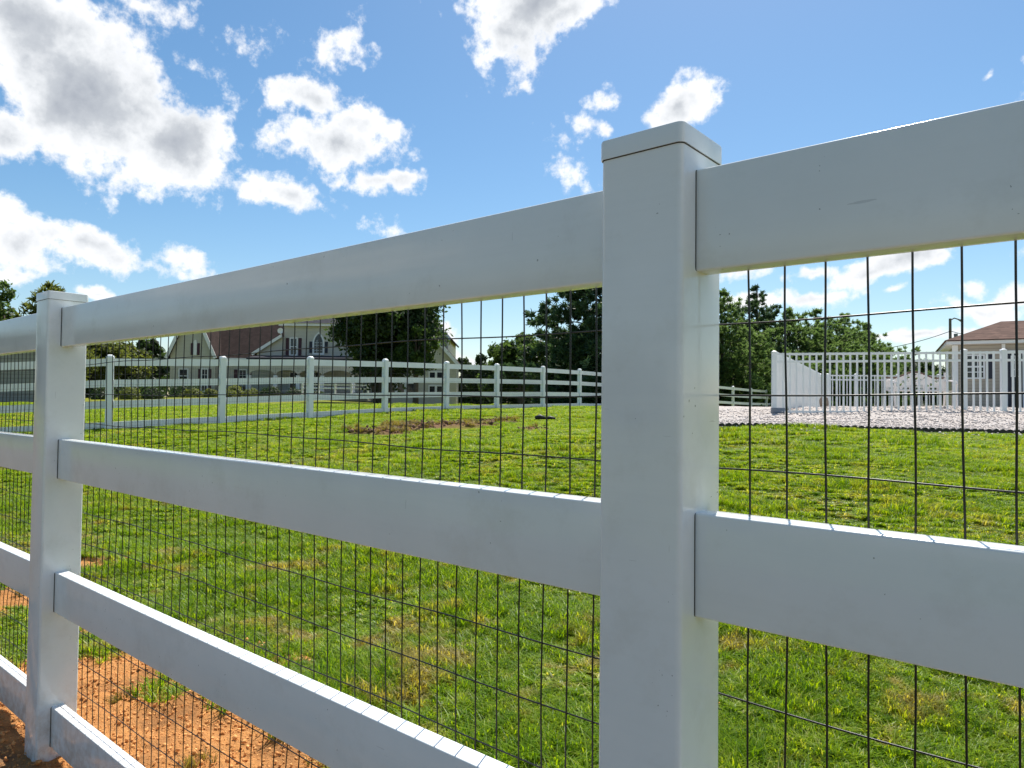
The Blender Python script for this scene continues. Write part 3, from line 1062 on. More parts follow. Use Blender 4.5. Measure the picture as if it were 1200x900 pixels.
# loose stones on it
ns = 15000
su, sv_ = rng.random(ns), rng.random(ns) ** 1.6 * 0.42
sp = (ga[0] * (1 - su[:, None]) + ga[1] * su[:, None]) * (1 - sv_[:, None]) + (bd[0] * (1 - su[:, None]) + bd[1] * su[:, None]) * sv_[:, None]
sz = terrain(sp) + 0.04 + (vnoise(sp, 1.6, 31, 4) - 0.4) * 0.10 * np.clip(sv_ * 8, 0, 1)
octa = np.array([(1, 0, 0), (0, 1, 0), (-1, 0, 0), (0, -1, 0), (0, 0, 1), (0, 0, -1)], float)
of = np.array([(0, 1, 4), (1, 2, 4), (2, 3, 4), (3, 0, 4), (1, 0, 5), (2, 1, 5), (3, 2, 5), (0, 3, 5)])
k_sp = np.arange(260)
sp[k_sp] = (ga[0] * (1 - su[k_sp, None]) + ga[1] * su[k_sp, None]) + (CAM[:2] - ga.mean(0)) / np.linalg.norm(CAM[:2] - ga.mean(0)) * (rng.random((260, 1)) ** 2 * 0.7 + 0.08)
sz[k_sp] = terrain(sp[k_sp]) + 0.015
ssz = 0.010 + 0.024 * rng.random(ns) ** 3
sV = (octa[None] * (0.6 + 0.7 * rng.random((ns, 6, 1)))) * ssz[:, None, None] * np.array([1, 1, 0.7])
ca, sa = np.cos(rng.random(ns) * 6.28), np.sin(rng.random(ns) * 6.28)
sV2 = sV.copy()
sV2[:, :, 0] = sV[:, :, 0] * ca[:, None] - sV[:, :, 1] * sa[:, None]
sV2[:, :, 1] = sV[:, :, 0] * sa[:, None] + sV[:, :, 1] * ca[:, None]
sV2 += np.c_[sp, sz + 0.006][:, None, :]
sF = (of[None] + (np.arange(ns) * 6)[:, None, None]).reshape(-1, 3)
M_PEB = leafmat('pale_stones', (0.40, 0.345, 0.315), (0.68, 0.62, 0.58), (0.1, 0.1, 0.1), 0.0, 0.9)
stn = np_mesh('gravel_stones', sV2.reshape(-1, 3), sF, M_PEB, attrs={'rnd': np.repeat(rng.random(ns), 6)})
tag(stn, 'loose pale pinkish gravel stones strewn between lawn and pool fence', 'gravel', kind='stuff')
# black scalloped edging
mb = MB()
L = np.linalg.norm(ga[1] - ga[0]); dv = (ga[1] - ga[0]) / L; nvv = np.array([-dv[1], dv[0]])
off = -nvv if np.dot(-nvv, CAM[:2] - ga[0]) > 0 else nvv
t = 0.0
while t < L:
    p = ga[0] + dv * t + off * 0.03
    zb = tz(*p)
    prof = []
    for k in range(9):
        a_ = math.pi * k / 8
        prof.append((dv[0] * math.cos(a_) * 0.052, dv[1] * math.cos(a_) * 0.052, zb + 0.035 + math.sin(a_) * 0.045 * (0.85 + 0.3 * rng.random())))
    prof = [(dv[0] * .052, dv[1] * .052, zb - 0.05)] + prof + [(-dv[0] * .052, -dv[1] * .052, zb - 0.05)]
    mb.prism([(x_, y_, z_) for x_, y_, z_ in prof], (p[0], p[1], 0), (p[0] + off[0] * 0.035, p[1] + off[1] * 0.035, 0))
    t += 0.112
ed = mb.build('garden_edging', M_BLACK)
tag(ed, 'black scalloped plastic edging between the gravel and the lawn', 'edging')

# ------------------------------------------------------------------ pool enclosure fence (pickets)
def picket_run(fence, a, b, zoff, H, posts, skip_first=False, pw=0.024):
    """one straight run: a post at each of `posts` (0..1), rails and pickets"""
    a, b = np.array(a, float), np.array(b, float)
    L = np.linalg.norm((b - a)[:2]); d = (b - a) / L
    dh = d.copy(); dh[2] = 0; dh /= np.linalg.norm(dh)
    for t_ in posts:
        p = a + (b - a) * t_
        pr = [(dh[0] * x - dh[1] * y, dh[1] * x + dh[0] * y, 0) for x, y in rrect(0.10, 0.10, 0.008, 2)]
        o = MB().prism(pr, p + [0, 0, -0.2], p + [0, 0, H + 0.01]).build('post', M_VINYL_FAR, fence)
        rings = []
        for (w, zc) in ((0.112, H + 0.008), (0.112, H + 0.03), (0.02, H + 0.055)):
            rings.append([(p[0] + dh[0] * x - dh[1] * y, p[1] + dh[1] * x + dh[0] * y, p[2] + zc) for x, y in rrect(w, w, w * 0.1, 1)])
        n = len(rings[0])
        fs = [(i * n + j, i * n + (j + 1) % n, (i + 1) * n + (j + 1) % n, (i + 1) * n + j) for i in range(2) for j in range(n)] + [tuple(range(2 * n, 3 * n)), tuple(range(n - 1, -1, -1))]
        MB().add([p_ for r_ in rings for p_ in r_], fs).build('cap', M_VINYL_FAR, o)
    ps = sorted(posts)
    for t0, t1 in zip(ps[:-1], ps[1:]):
        pa, pb = a + (b - a) * t0 + d * 0.055, a + (b - a) * t1 - d * 0.055
        for hz_ in (H - 0.03, H - 0.20, 0.10):
            MB().bar(pa + [0, 0, hz_], pb + [0, 0, hz_], 0.040, 0.05).build('rail', M_VINYL_FAR, fence)
        mb = MB()
        LL = np.linalg.norm((pb - pa)[:2]); n = max(1, int(round(LL / 0.142)))
        for j in range(1, n):
            p = pa + (pb - pa) * j / n
            mb.bar(p + [0, 0, 0.04], p + [0, 0, H + zoff], pw, pw, up=dh)
        mb.build('pickets', M_VINYL_FAR, fence)


corner = G(907, 16.0)
fr_end = G(1330, 15.0)
bk_corner = G(961, 28.5)
bk_end = G(1420, 27.5)
pool_fence = empty('pool_fence', tuple(corner))
tag(pool_fence, 'white picket pool fence standing round the gravel and pool house', 'fence')
oz = np.array(pool_fence.location)


def frac(a, b, px):
    """how far along a run a picture column lies"""
    best, bt = 1e9, 0
    for t_ in np.linspace(0, 1, 800):
        p = a + (b - a) * t_ - CAM
        x = 600 + FPX * np.dot(p, RT) / np.dot(p, FW)
        if abs(x - px) < best:
            best, bt = abs(x - px), t_
    return bt


frp = [0.0, frac(corner, fr_end, 1130), frac(corner, fr_end, 1176), frac(corner, fr_end, 1290), 1.0]
picket_run(pool_fence, corner - oz, fr_end - oz, -0.0, 1.43, frp, pw=0.034)
picket_run(pool_fence, corner - oz, bk_corner - oz, 0.05, 1.43, [0.33, 0.66, 1.0], pw=0.055)
# first bay of the side run hangs on the corner post
picket_run(pool_fence, corner - oz, (corner + (bk_corner - corner) * 0.33) - oz, 0.05, 1.43, [0.0, 1.0], pw=0.035) if False else None
pa = corner - oz; pb = corner + (bk_corner - corner) * 0.33 - oz
dd = (pb - pa) / np.linalg.norm(pb - pa)
for hz_ in (1.40, 1.23, 0.18):
    MB().bar(pa + dd * .055 + [0, 0, hz_], pb - dd * .055 + [0, 0, hz_], 0.04, 0.05).build('rail', M_VINYL_FAR, pool_fence)
mb = MB()
n = int(np.linalg.norm(pb - pa) / 0.114)
for j in range(1, n):
    p = pa + (pb - pa) * j / n
    mb.bar(p + [0, 0, 0.04], p + [0, 0, 1.48], 0.055, 0.055, up=(dd[0], dd[1], 0))
mb.build('pickets', M_VINYL_FAR, pool_fence)
bps = [frac(bk_corner, bk_end, x) for x in (1003, 1052, 1100)]
picket_run(pool_fence, bk_corner - oz, bk_end - oz, 0.0, 1.43, [0.02] + bps + [0.5, 0.7, 1.0], pw=0.03)

# grey splash block at the corner post
pS = G(913, 15.6)
mb = MB()
mb.add([(-0.15, 0.05, 0.10), (0.15, 0.05, 0.10), (0.15, 0.10, 0.10), (-0.15, 0.10, 0.10), (-0.13, 0.02, 0.0), (0.0, -0.16, 0.0), (0.13, 0.02, 0.0), (0.15, 0.10, -0.05), (-0.15, 0.10, -0.05), (0, -0.14, 0.045)],
       [(0, 3, 2, 1), (0, 1, 6, 9), (0, 9, 4), (9, 5, 4), (9, 6, 5), (1, 2, 7, 6), (3, 0, 4, 8), (2, 3, 8, 7), (4, 5, 6, 7, 8)])
sb = mb.build('splash_block', M_GREYP)
sb.location = (pS[0], pS[1], pS[2] + 0.10)
sb.rotation_euler = (0, 0, YAW)
tag(sb, 'small grey wedge-shaped block on the gravel at the pool fence corner post', 'splash block')

# tan stone lump behind the pool fence
pS = G(966, 22)
bmv = []
mb = MB()
import bmesh
bm = bmesh.new()
bmesh.ops.create_icosphere(bm, subdivisions=3, radius=1)
for v in bm.verts:
    k = 1 + 0.22 * mnoise.noise(v.co * 1.3) + 0.10 * mnoise.noise(v.co * 4)
    v.co = Vector((v.co.x * 0.14 * k, v.co.y * 0.13 * k, v.co.z * 0.22 * k))
me = bpy.data.meshes.new('boulder')
bm.to_mesh(me); bm.free()
me.materials.append(M_STONE)
st = bpy.data.objects.new('boulder', me)
COL.objects.link(st)
st.location = (pS[0], pS[1], pS[2] + 0.18)
tag(st, 'small upright tan boulder showing between the pickets of the pool fence', 'boulder')

# ------------------------------------------------------------------ ornate white garden bench behind the pickets
pB = G(1073.5, 16.9)
bench = empty('garden_bench', (pB[0], pB[1], pB[2] + 0.04), YAW)
tag(bench, 'white cast-metal garden bench with pierced arched back behind the pickets', 'bench')
BW = 0.72
seat = MB()
for k in range(9):
    y = 0.02 - 0.42 + k * 0.05
    seat.box(-BW + 0.05, BW - 0.05, y, y + 0.035, 0.40, 0.415)
seat.build('seat', M_METAL, bench)
# back: pierced scrollwork panel
bk = MB()


def arch_z(x):
    t_ = abs(x) / BW
    return 0.80 + 0.075 * math.cos(min(1, t_ * 1.35) * math.pi) + 0.02 * (t_ > 0.95)


xs = np.linspace(-BW, BW, 25)
MB().tube([(x, 0.05, arch_z(x)) for x in xs], 0.02, 6).build('top_rail', M_TOP_SHADE, bench)  # dark brown paints the shade along the top edge into the rail colour
bk.box(-BW, BW, 0.035, 0.065, 0.415, 0.45)
bk.box(-BW, BW, 0.035, 0.065, 0.495, 0.52)
for x in np.linspace(-BW + 0.06, BW - 0.06, 13):
    bk.box(x - 0.022, x + 0.022, 0.04, 0.06, 0.45, 0.495)
rb = np.random.default_rng(4)
holes = [(rb.uniform(-BW + 0.08, BW - 0.08), rb.uniform(0.54, 0.79), rb.uniform(0.02, 0.06), rb.uniform(0.015, 0.035), rb.uniform(0, 3.1)) for k in range(26)]
cw = 0.024
for i_ in range(int(2 * BW / cw)):
    x = -BW + (i_ + 0.5) * cw
    z_ = 0.52
    run = None
    while True:
        top = arch_z(x) - 0.035
        done = z_ >= top
        solid = not done
        if solid:
            for (hx, hz_, ra, rbb, an) in holes:
                dx_, dz_ = x - hx, z_ + 0.01 - hz_
                u_ = (dx_ * math.cos(an) + dz_ * math.sin(an)) / ra; w_ = (-dx_ * math.sin(an) + dz_ * math.cos(an)) / rbb
                if u_ * u_ + w_ * w_ < 1:
                    solid = False
        if solid and run is None:
            run = z_
        if (not solid) and run is not None:
            bk.box(x - cw / 2, x + cw / 2, 0.044, 0.056, run, z_)
            run = None
        if done:
            break
        z_ += 0.02
bk.build('backrest', M_METAL, bench)
for s_ in (-1, 1):
    arm = MB()
    arm.tube([(s_ * BW, 0.05, 0.64), (s_ * BW, -0.15, 0.66), (s_ * BW, -0.38, 0.63), (s_ * BW, -0.43, 0.56)], 0.02, 6)
    arm.build('armrest', M_METAL, bench)
    MB().tube([(s_ * BW, 0.05, 0.86), (s_ * BW, 0.05, 0.4), (s_ * BW, 0.09, 0.0)], 0.024, 6).build('leg', M_METAL, bench)
    MB().tube([(s_ * BW, -0.40, 0.62), (s_ * BW, -0.37, 0.38), (s_ * BW, -0.42, 0.0)], 0.022, 6).build('leg', M_METAL, bench)

# ------------------------------------------------------------------ pool house
KH = 26 / FPX
pp = P(1120, 482.5, 26)
PHR = YAW - math.radians(28)
pool_house = empty('pool_house', (pp[0], pp[1], tz(pp[0], pp[1])), PHR)
tag(pool_house, 'low beige clapboard pool house with brown hip roof behind the picket fence', 'building')


def ph(px, py, y=0.0):
    """local x and z where the sight line meets the plane y back from the pool house front"""
    rx_ = np.array([math.cos(PHR), math.sin(PHR), 0]); ry_ = np.array([-math.sin(PHR), math.cos(PHR), 0])
    o_ = CAM - np.array(pool_house.location); r_ = ray(px, py)
    t_ = (y - np.dot(o_, ry_)) / np.dot(r_, ry_)
    q_ = o_ + r_ * t_
    return float(np.dot(q_, rx_)), float(q_[2])


W0, D0 = 8.0, 5.2
EZ = ph(1120, 404)[1]
MB().box(0.0, W0, 0, D0, -0.3, EZ).build('wall', M_SIDING2, pool_house)
for x in (0.0, W0):
    MB().box(x - 0.10 if x == 0 else x - 0.08, x + 0.08 if x == 0 else x + 0.10, -0.03, 0.14, -0.2, EZ - 0.02).build('corner_board', M_TRIM, pool_house)
MB().box(-0.30, W0 + 0.30, -0.30, D0 + 0.30, EZ - 0.002, EZ + 0.11).build('fascia', M_TRIM, pool_house)
rz_ = EZ + 0.115
hipz = ph(1173, 379, D0 / 2)[1] - 0.2
ov = 0.35
RDG = ph(1173, 379, D0 / 2)[0] - 0.35
vs = [(-ov, -ov, rz_), (W0 + ov, -ov, rz_), (W0 + ov, D0 + ov, rz_), (-ov, D0 + ov, rz_), (RDG + .35, D0 / 2, hipz + .28), (W0 - RDG, D0 / 2, hipz + .28),
      (-ov, -ov, rz_ + .03), (W0 + ov, -ov, rz_ + .03), (W0 + ov, D0 + ov, rz_ + .03), (-ov, D0 + ov, rz_ + .03)]
MB().add(vs, [(0, 3, 2, 1), (0, 1, 7, 6), (1, 2, 8, 7), (2, 3, 9, 8), (3, 0, 6, 9), (6, 7, 5, 4), (8, 9, 4, 5), (7, 8, 5), (9, 6, 4)]).build('roof', M_SHINGLE2, pool_house)


def window(parent, x0, x1, z0, z1, y, cols, rows, fw=0.06, arch=False, name='window', mat_f=None):
    """frame, a pane, and muntin bars; front faces -y"""
    mf = mat_f or M_TRIM
    fm = MB()
    fm.box(x0 - fw, x0, y - 0.05, y + 0.02, z0 - fw, z1 + fw)
    fm.box(x1, x1 + fw, y - 0.05, y + 0.02, z0 - fw, z1 + fw)
    fm.box(x0, x1, y - 0.05, y + 0.02, z1, z1 + fw)
    fm.box(x0, x1, y - 0.06, y + 0.02, z0 - fw, z0)
    for k in range(1, cols):
        x = x0 + (x1 - x0) * k / cols
        fm.box(x - 0.015, x + 0.015, y - 0.032, y - 0.012, z0, z1)
    for k in range(1, rows):
        zq = z0 + (z1 - z0) * k / rows
        t_ = 0.03 if (rows % 2 == 0 and k == rows // 2) else 0.015
        fm.box(x0, x1, y - 0.036, y - 0.011, zq - t_, zq + t_)
    f = fm.build(name, mf, parent)
    MB().box(x0, x1, y - 0.010, y - 0.004, z0, z1).build('pane', M_GLASS, f)
    return f


xa, za = ph(1133, 442.5); xb, zb_ = ph(1152, 417)
window(pool_house, xa, xb, za, zb_, -0.02, 3, 4, 0.05)
for px in (1126.5, 1156.5):
    x, _ = ph(px, 0)
    MB().box(x - 0.085, x + 0.085, -0.04, -0.002, za - 0.05, zb_ + 0.05).build('shutter', M_SHUT2, pool_house)
# glazed door with round-topped light
xa, za = ph(1181, 478.5); xb, zb_ = ph(1198, 413)
dr = MB().box(xa, xb, -0.035, -0.002, za, zb_).build('door', M_SHUT2, pool_house)
dmb = MB()
dmb.box(xa - 0.08, xa, -0.05, 0.0, za, zb_ + 0.08); dmb.box(xb, xb + 0.08, -0.05, 0.0, za, zb_ + 0.08); dmb.box(xa, xb, -0.05, 0.0, zb_, zb_ + 0.08)
dmb.build('door_frame', M_TRIM, dr)
window(dr, xa + 0.12, xb - 0.12, za + 1.15, zb_ - 0.14, -0.045, 2, 3, 0.03)
x, _ = ph(1172.5, 0)
MB().box(x - 0.05, x + 0.05, -0.09, -0.003, -0.1, EZ - 0.01).build('downspout', M_TRIM, pool_house)
xl, _ = ph(1171, 0)
window(pool_house, W0 - 2.2, W0 - 1.4, 1.05, 1.9, -0.02, 3, 4, 0.05)

# ------------------------------------------------------------------ utility pole and wires
pU = G(1114, 70)
zU = P(1114, 373, 70)[2]
pole = empty('utility_pole', tuple(pU))
tag(pole, 'thin wooden utility pole with a lamp arm rising beyond the pool house', 'pole')
hU = zU - pU[2]
MB().tube([(0, 0, 0), (0, 0, hU)], [0.17, 0.12], 8).build('shaft', M_POLE, pole)
r3 = R0
MB().tube([np.array((0, 0, hU - 0.2)), r3 * 0.4 + [0, 0, hU + 0.05], r3 * 0.9 + [0, 0, hU - 0.1]], 0.06, 6).build('lamp_arm', M_POLE, pole)
MB().tube([r3 * 0.85 + [0, 0, hU - 0.1], r3 * 1.2 + [0, 0, hU - 0.25]], [0.08, 0.14], 8).build('lamp_head', M_GREYP, pole)
MB().tube([r3 * 0.62 + [0, 0, hU - 2.8], r3 * 0.55 + [0, 0, hU - 1.5]], 0.18, 10).build('transformer', M_GREYP, pole)
mb = MB()
mb.box(-0.1, 0.1, -0.1, 0.1, 0, 0.1)
pw = MB()
for k, (ya, yb) in enumerate(((394, 387), (388, 382))):
    a = P(930, ya + 14, 75); c0 = P(1114, ya - 6 if k == 0 else 379, 70); b = P(1300, yb + 6, 72)
    seg = []
    for t_ in np.linspace(0, 1, 14):
        seg.append(a * (1 - t_) + c0 * t_ - np.array([0, 0, 1.1 * 4 * t_ * (1 - t_)]))
    for t_ in np.linspace(0.08, 1, 13):
        seg.append(c0 * (1 - t_) + b * t_ - np.array([0, 0, 1.1 * 4 * t_ * (1 - t_)]))
    if k == 0:
        pw.tube(seg, 0.032, 5)
o = pw.build('power_line', M_BLACK)
tag(o, 'thin dark power line strung past the utility pole above the pool house', 'cable')

# ------------------------------------------------------------------ house beyond the far fence
HD = 58.0
KD = HD / FPX
p0 = P(360, 466, HD)
house = empty('house', (p0[0], p0[1], p0[2]), YAW)
tag(house, 'large taupe two-storey house with brown roofs and porch beyond the far fence', 'house')


def hp(px, py):
    return (px - 360) * KD, (466 + 0.0103 * (px - 360) - py) * KD


def wall_poly(name, pts, y0, y1, m, parent=house):
    n = len(pts)
    return MB().prism([(x, 0, z_) for x, z_ in pts], (0, y0, 0), (0, y1, 0)).build(name, m, parent)


def roof_slope(mb, a, b, y0, y1, th=0.14):
    """one roof plane: a, b = (x,z) eave and ridge, running from y0 to y1"""
    d = np.array([b[0] - a[0], b[1] - a[1]]); d /= np.linalg.norm(d)
    nrm = np.array([-d[1], d[0]]);
    if nrm[1] < 0: nrm = -nrm
    a2 = np.array(a) - d * 0.35
    pr = [tuple(a2), tuple(b), tuple(np.array(b) + nrm * th), tuple(a2 + nrm * th)]
    mb.prism([(x, 0, z_) for x, z_ in pr], (0, y0, 0), (0, y1, 0))


def gable(px0, px1, pye, pxa, pya, pyb, y0, y1, m=M_SIDING, mr=M_SHINGLE, ov=0.4):
    x0, ze = hp(px0, pye); x1, ze1 = hp(px1, pye); xa_, za_ = hp(pxa, pya)
    zb2 = hp((px0 + px1) / 2, pyb)[1]
    wall_poly('wall', [(x0, zb2 - 0.8), (x1, zb2 - 0.8), (x1, ze1), (xa_, za_), (x0, ze)], y0, y1, m)
    rf = MB()
    roof_slope(rf, (x0, ze + .003), (xa_, za_ + .003), y0 - ov, y1)
    roof_slope(rf, (x1, ze1 + .003), (xa_, za_ + .003), y0 - ov, y1)
    r_ = rf.build('roof', mr, house)
    bb = MB()     # white rake boards
    for (a, b) in (((x0, ze), (xa_, za_)), ((x1, ze1), (xa_, za_))):
        d = np.array([b[0] - a[0], b[1] - a[1]]); d /= np.linalg.norm(d)
        a2 = np.array(a) - d * 0.35
        nrm = np.array([d[1], -d[0]])
        if nrm[1] > 0: nrm = -nrm
        pr = [tuple(a2 - nrm * .145), tuple(np.array(b) - nrm * .145), tuple(np.array(b) + nrm * 0.12), tuple(a2 + nrm * 0.12)]
        bb.prism([(x, 0, z_) for x, z_ in pr], (0, y0 - ov - 0.05, 0), (0, y0 - ov - 0.005, 0))
    bb.build('rake_board', M_TRIM, r_)
    return r_


# left wing, gable end to the viewer
gable(198.5, 251.5, 415.5, 225, 357, 466, 0, 9)
# long brown roof between the wings
x0, z0 = hp(251.5, 421); x1, _ = hp(331, 421)
MB().box(x0, x1 + 3, 1.2, 9, hp(290, 466)[1] - 0.8, z0).build('wall', M_SIDING, house)
zr = hp(290, 338)[1]
rf = MB()
rf.add([(x0 - 1.6, 0.55, z0 + 0.02), (x1 + 2.6, 0.55, z0 + 0.02), (x1 + 2.6, 6.5, zr), (x0 - 1.6, 6.5, zr), (x0 - 1.6, 0.55, z0 + 0.16), (x1 + 2.6, 0.55, z0 + 0.16), (x1 + 2.6, 6.5, zr + .15), (x0 - 1.6, 6.5, zr + .15)],
       [(0, 1, 2, 3), (7, 6, 5, 4), (0, 4, 5, 1), (1, 5, 6, 2), (2, 6, 7, 3), (3, 7, 4, 0)])
rmain = rf.build('roof', M_SHINGLE, house)
MB().box(x0 + .1, x1 + 2.6, 0.45, 0.545, z0 + 0.02, z0 + 0.15).build('gutter', M_TRIM, rmain)
# two-storey block
xB0, zB = hp(329, 381); xB1, _ = hp(424, 381)
MB().box(xB0, xB1, 0.6, 9, hp(370, 466)[1] - 0.8, zB).build('wall', M_SIDING, house)
MB().box(xB0 - 0.35, xB1 + 0.1, 0.2, 9.3, zB + .003, zB + 0.22).build('soffit', M_TRIM, house)
zrB = hp(370, 345)[1]
MB().add([(xB0 - .45, 0.1, zB + .225), (xB1 + .1, 0.1, zB + .225), (xB1 + .1, 9.4, zB + .225), (xB0 - .45, 9.4, zB + .225), (xB0 + 2.6, 4.8, zrB), (xB1 - 1.5, 4.8, zrB)],
         [(0, 3, 2, 1), (0, 1, 5, 4), (1, 2, 5), (2, 3, 4, 5), (3, 0, 4)]).build('roof', M_DROOF, house)
# lean-to gable beside it
pts_ = [hp(299, 419.5), hp(329, 419.5), hp(329, 394), hp(299, 413)]
wall_poly('wall', pts_, 0.2, 3.0, M_SIDING)
rf = MB(); roof_slope(rf, tuple(np.array(hp(299, 413)) + [0, .004]), tuple(np.array(hp(329, 394)) + [0, .004]), -0.1, 3.0)
lr = rf.build('roof', M_SHINGLE, house)
a, b = np.array(hp(299, 413)), np.array(hp(329, 394))
d = (b - a) / np.linalg.norm(b - a); nr = np.array([-d[1], d[0]])
MB().prism([(x, 0, z_) for x, z_ in (tuple(a - d * .35 + nr * .15), tuple(b + nr * .15), tuple(b - nr * .08), tuple(a - d * .35 - nr * .08))], (0, -0.15, 0), (0, -0.105, 0)).build('rake_board', M_TRIM, lr)
# porch: dark roof edge, arched beam, columns, floor
xp0, zp = hp(300, 421.5); xp1, _ = hp(424, 421.5)
MB().add([(xp0, -2.3, zp - .10), (xp1, -2.3, zp - .10), (xp1, 0.59, zp + 0.25), (xp0, 0.59, zp + 0.25), (xp0, -2.3, zp + .05), (xp1, -2.3, zp + .05), (xp1, 0.59, zp + 0.42), (xp0, 0.59, zp + 0.42)],
         [(0, 1, 2, 3), (7, 6, 5, 4), (0, 4, 5, 1), (1, 5, 6, 2), (2, 6, 7, 3), (3, 7, 4, 0)]).build('porch_roof', M_DROOF, house)
zfl = hp(360, 460)[1]
MB().box(xp0, xp1, -2.2, 1.19, zfl - 1.0, zfl).build('porch_floor', M_PORCHF, house)
cols = [hp(px, 0)[0] for px in (302, 332, 357.5, 385, 420)]
for cx in cols:
    MB().box(cx - 0.14, cx + 0.14, -2.1, -1.82, zfl + .002, zp - 1.33).build('column', M_TRIM, house)
zt_ = zp - 0.105
for c0_, c1_ in zip(cols[:-1], cols[1:]):
    prof = [(c0_, zt_), (c1_, zt_)]
    for k in range(11):
        a_ = math.pi * k / 10
        prof.append(((c0_ + c1_) / 2 + math.cos(a_) * ((c1_ - c0_) / 2 - 0.02), zt_ - 1.22 + math.sin(a_) * 0.42))
    MB().prism([(x, 0, z_) for x, z_ in prof], (0, -2.05, 0), (0, -1.87, 0)).build('porch_arch', M_SIDING, house)
for c0_, c1_ in zip(cols[2:-1], cols[3:]):
    MB().box(c0_ + .14, c1_ - .14, -2.02, -1.92, zfl + 0.85, zfl + 0.93).box(c0_ + .14, c1_ - .14, -2.02, -1.92, zfl + 0.35, zfl + 0.42).build('porch_railing', M_TRIM, house)


def hwin(px0, px1, py0, py1, y, cols_, rows_, shut=None, sw=4, arch=False):
    x0_, z1_ = hp(px0, py0); x1_, z0_ = hp(px1, py1)
    w_ = window(house, x0_, x1_, z0_, z1_, y - .012, cols_, rows_, 0.09)
    if shut:
        for sx in shut:
            a_, _ = hp(sx, 0)
            MB().box(a_ - sw * KD / 2, a_ + sw * KD / 2, y - 0.05, y - 0.003, z0_ - 0.05, z1_ + 0.05).build('shutter', M_SHUT, house)


hwin(236.5, 242.5, 433, 458, 0, 2, 4, (233.4, 245.6), 3.2)
hwin(273.5, 281.5, 433, 458, 1.2, 2, 4, (269, 286), 4)
hwin(210, 219, 433, 448, 0, 2, 2)
hwin(337, 344, 396, 415, 0.6, 2, 2, (333, 348), 3.6)
hwin(337, 347, 436, 457, 0.6, 2, 2)
hwin(363, 371, 436, 457, 0.6, 2, 2)
# pale arched panel with shutters in the left gable
xl0, zl0 = hp(225.8, 416); xl1, zl1 = hp(229.6, 402)
prof = [(xl0, zl0), (xl1, zl0)] + [((xl0 + xl1) / 2 + math.cos(a_) * (xl1 - xl0) / 2, zl1 + math.sin(a_) * 0.28) for a_ in np.linspace(0, math.pi, 8)]
MB().prism([(x, 0, z_) for x, z_ in prof], (0, -0.06, 0), (0, -0.003, 0)).build('gable_louver', M_TRIM, house)
for sx in (224, 231.5):
    a_, _ = hp(sx, 0)
    MB().box(a_ - .1, a_ + .1, -0.05, -0.003, zl0, zl1).build('shutter', M_SHUT, house)
# pointed window on the upper floor
xl0, zl0 = hp(365, 413); xl1, zl1 = hp(375, 401)
def pointed(grow_):
    w2 = (xl1 - xl0) / 2 + grow_; c_ = (xl0 + xl1) / 2
    return [(c_ - w2, zl0 - grow_), (c_ + w2, zl0 - grow_), (c_ + w2, zl1)] + [(c_ + w2 * (1 - math.sin(a_) ** 2.2) , zl1 + (0.75 + grow_) * math.sin(a_)) for a_ in np.linspace(0.25, 1.5, 5)] + [(c_ - w2 * (1 - math.sin(a_) ** 2.2) , zl1 + (0.75 + grow_) * math.sin(a_)) for a_ in np.linspace(1.5, 0.25, 5)] + [(c_ - w2, zl1)]
wf = MB().prism([(x, 0, z_) for x, z_ in pointed(0.14)], (0, 0.52, 0), (0, 0.597, 0)).build('window', M_TRIM, house)
MB().prism([(x, 0, z_) for x, z_ in pointed(0.0)], (0, 0.505, 0), (0, 0.517, 0)).build('pane', M_GLASS, wf)
mb = MB()
for k in range(1, 3):
    x = xl0 + (xl1 - xl0) * k / 3
    mb.box(x - .012, x + .012, 0.488, 0.503, zl0, zl1 + 0.22)
for k in range(1, 5):
    z_ = zl0 + (zl1 - zl0) * k / 4
    mb.box(xl0, xl1, 0.486, 0.502, z_ - .010, z_ + .010)
mb.build('muntins', M_TRIM, wf)
for sx in (360.8, 379.2):
    a_, _ = hp(sx, 0)
    MB().box(a_ - .12, a_ + .12, 0.55, 0.597, zl0, zl1 + .1).build('shutter', M_SHUT2, house)
# right-hand gables
gable(424, 522, 393, 472, 338, 476, 1.5, 10)
gable(448, 535.5, 426, 492, 376, 478, -1.0, 1.49)
hwin(505, 511, 437, 443.5, -1.0, 1, 1); hwin(513.5, 519.5, 437, 443.5, -1.0, 1, 1)
hwin(505, 511, 453, 461, -1.0, 1, 1); hwin(513.5, 519.5, 453, 461, -1.0, 1, 1)
hwin(458, 465, 450, 461, -1.0, 1, 1); hwin(468, 476, 450, 461, -1.0, 1, 1); hwin(479, 487, 450, 461, -1.0, 1, 1)
# deck with white rails in front of the right side
xd0, _ = hp(376, 0); xd1, _ = hp(446, 0)
zd = hp(410, 468)[1]
dk = MB().box(xd0, xd1, -5.2, -2.35, zd - 0.12, zd)
for x in np.linspace(xd0 + .1, xd1 - .1, 5):
    dk.box(x - .07, x + .07, -5.1, -4.96, zd - 1.6, zd - 0.121)
dk.build('deck', M_PORCHF, house)
mb = MB()
for z_ in (0.35, 0.75, 1.02):
    mb.box(xd0, xd1, -5.2, -5.12, zd + z_, zd + z_ + 0.075)
for x in np.linspace(xd0, xd1, 5):
    mb.box(x - .06, x + .06, -5.23, -5.09, zd + .002, zd + 1.15)
mb.build('deck_railing', M_TRIM, house)
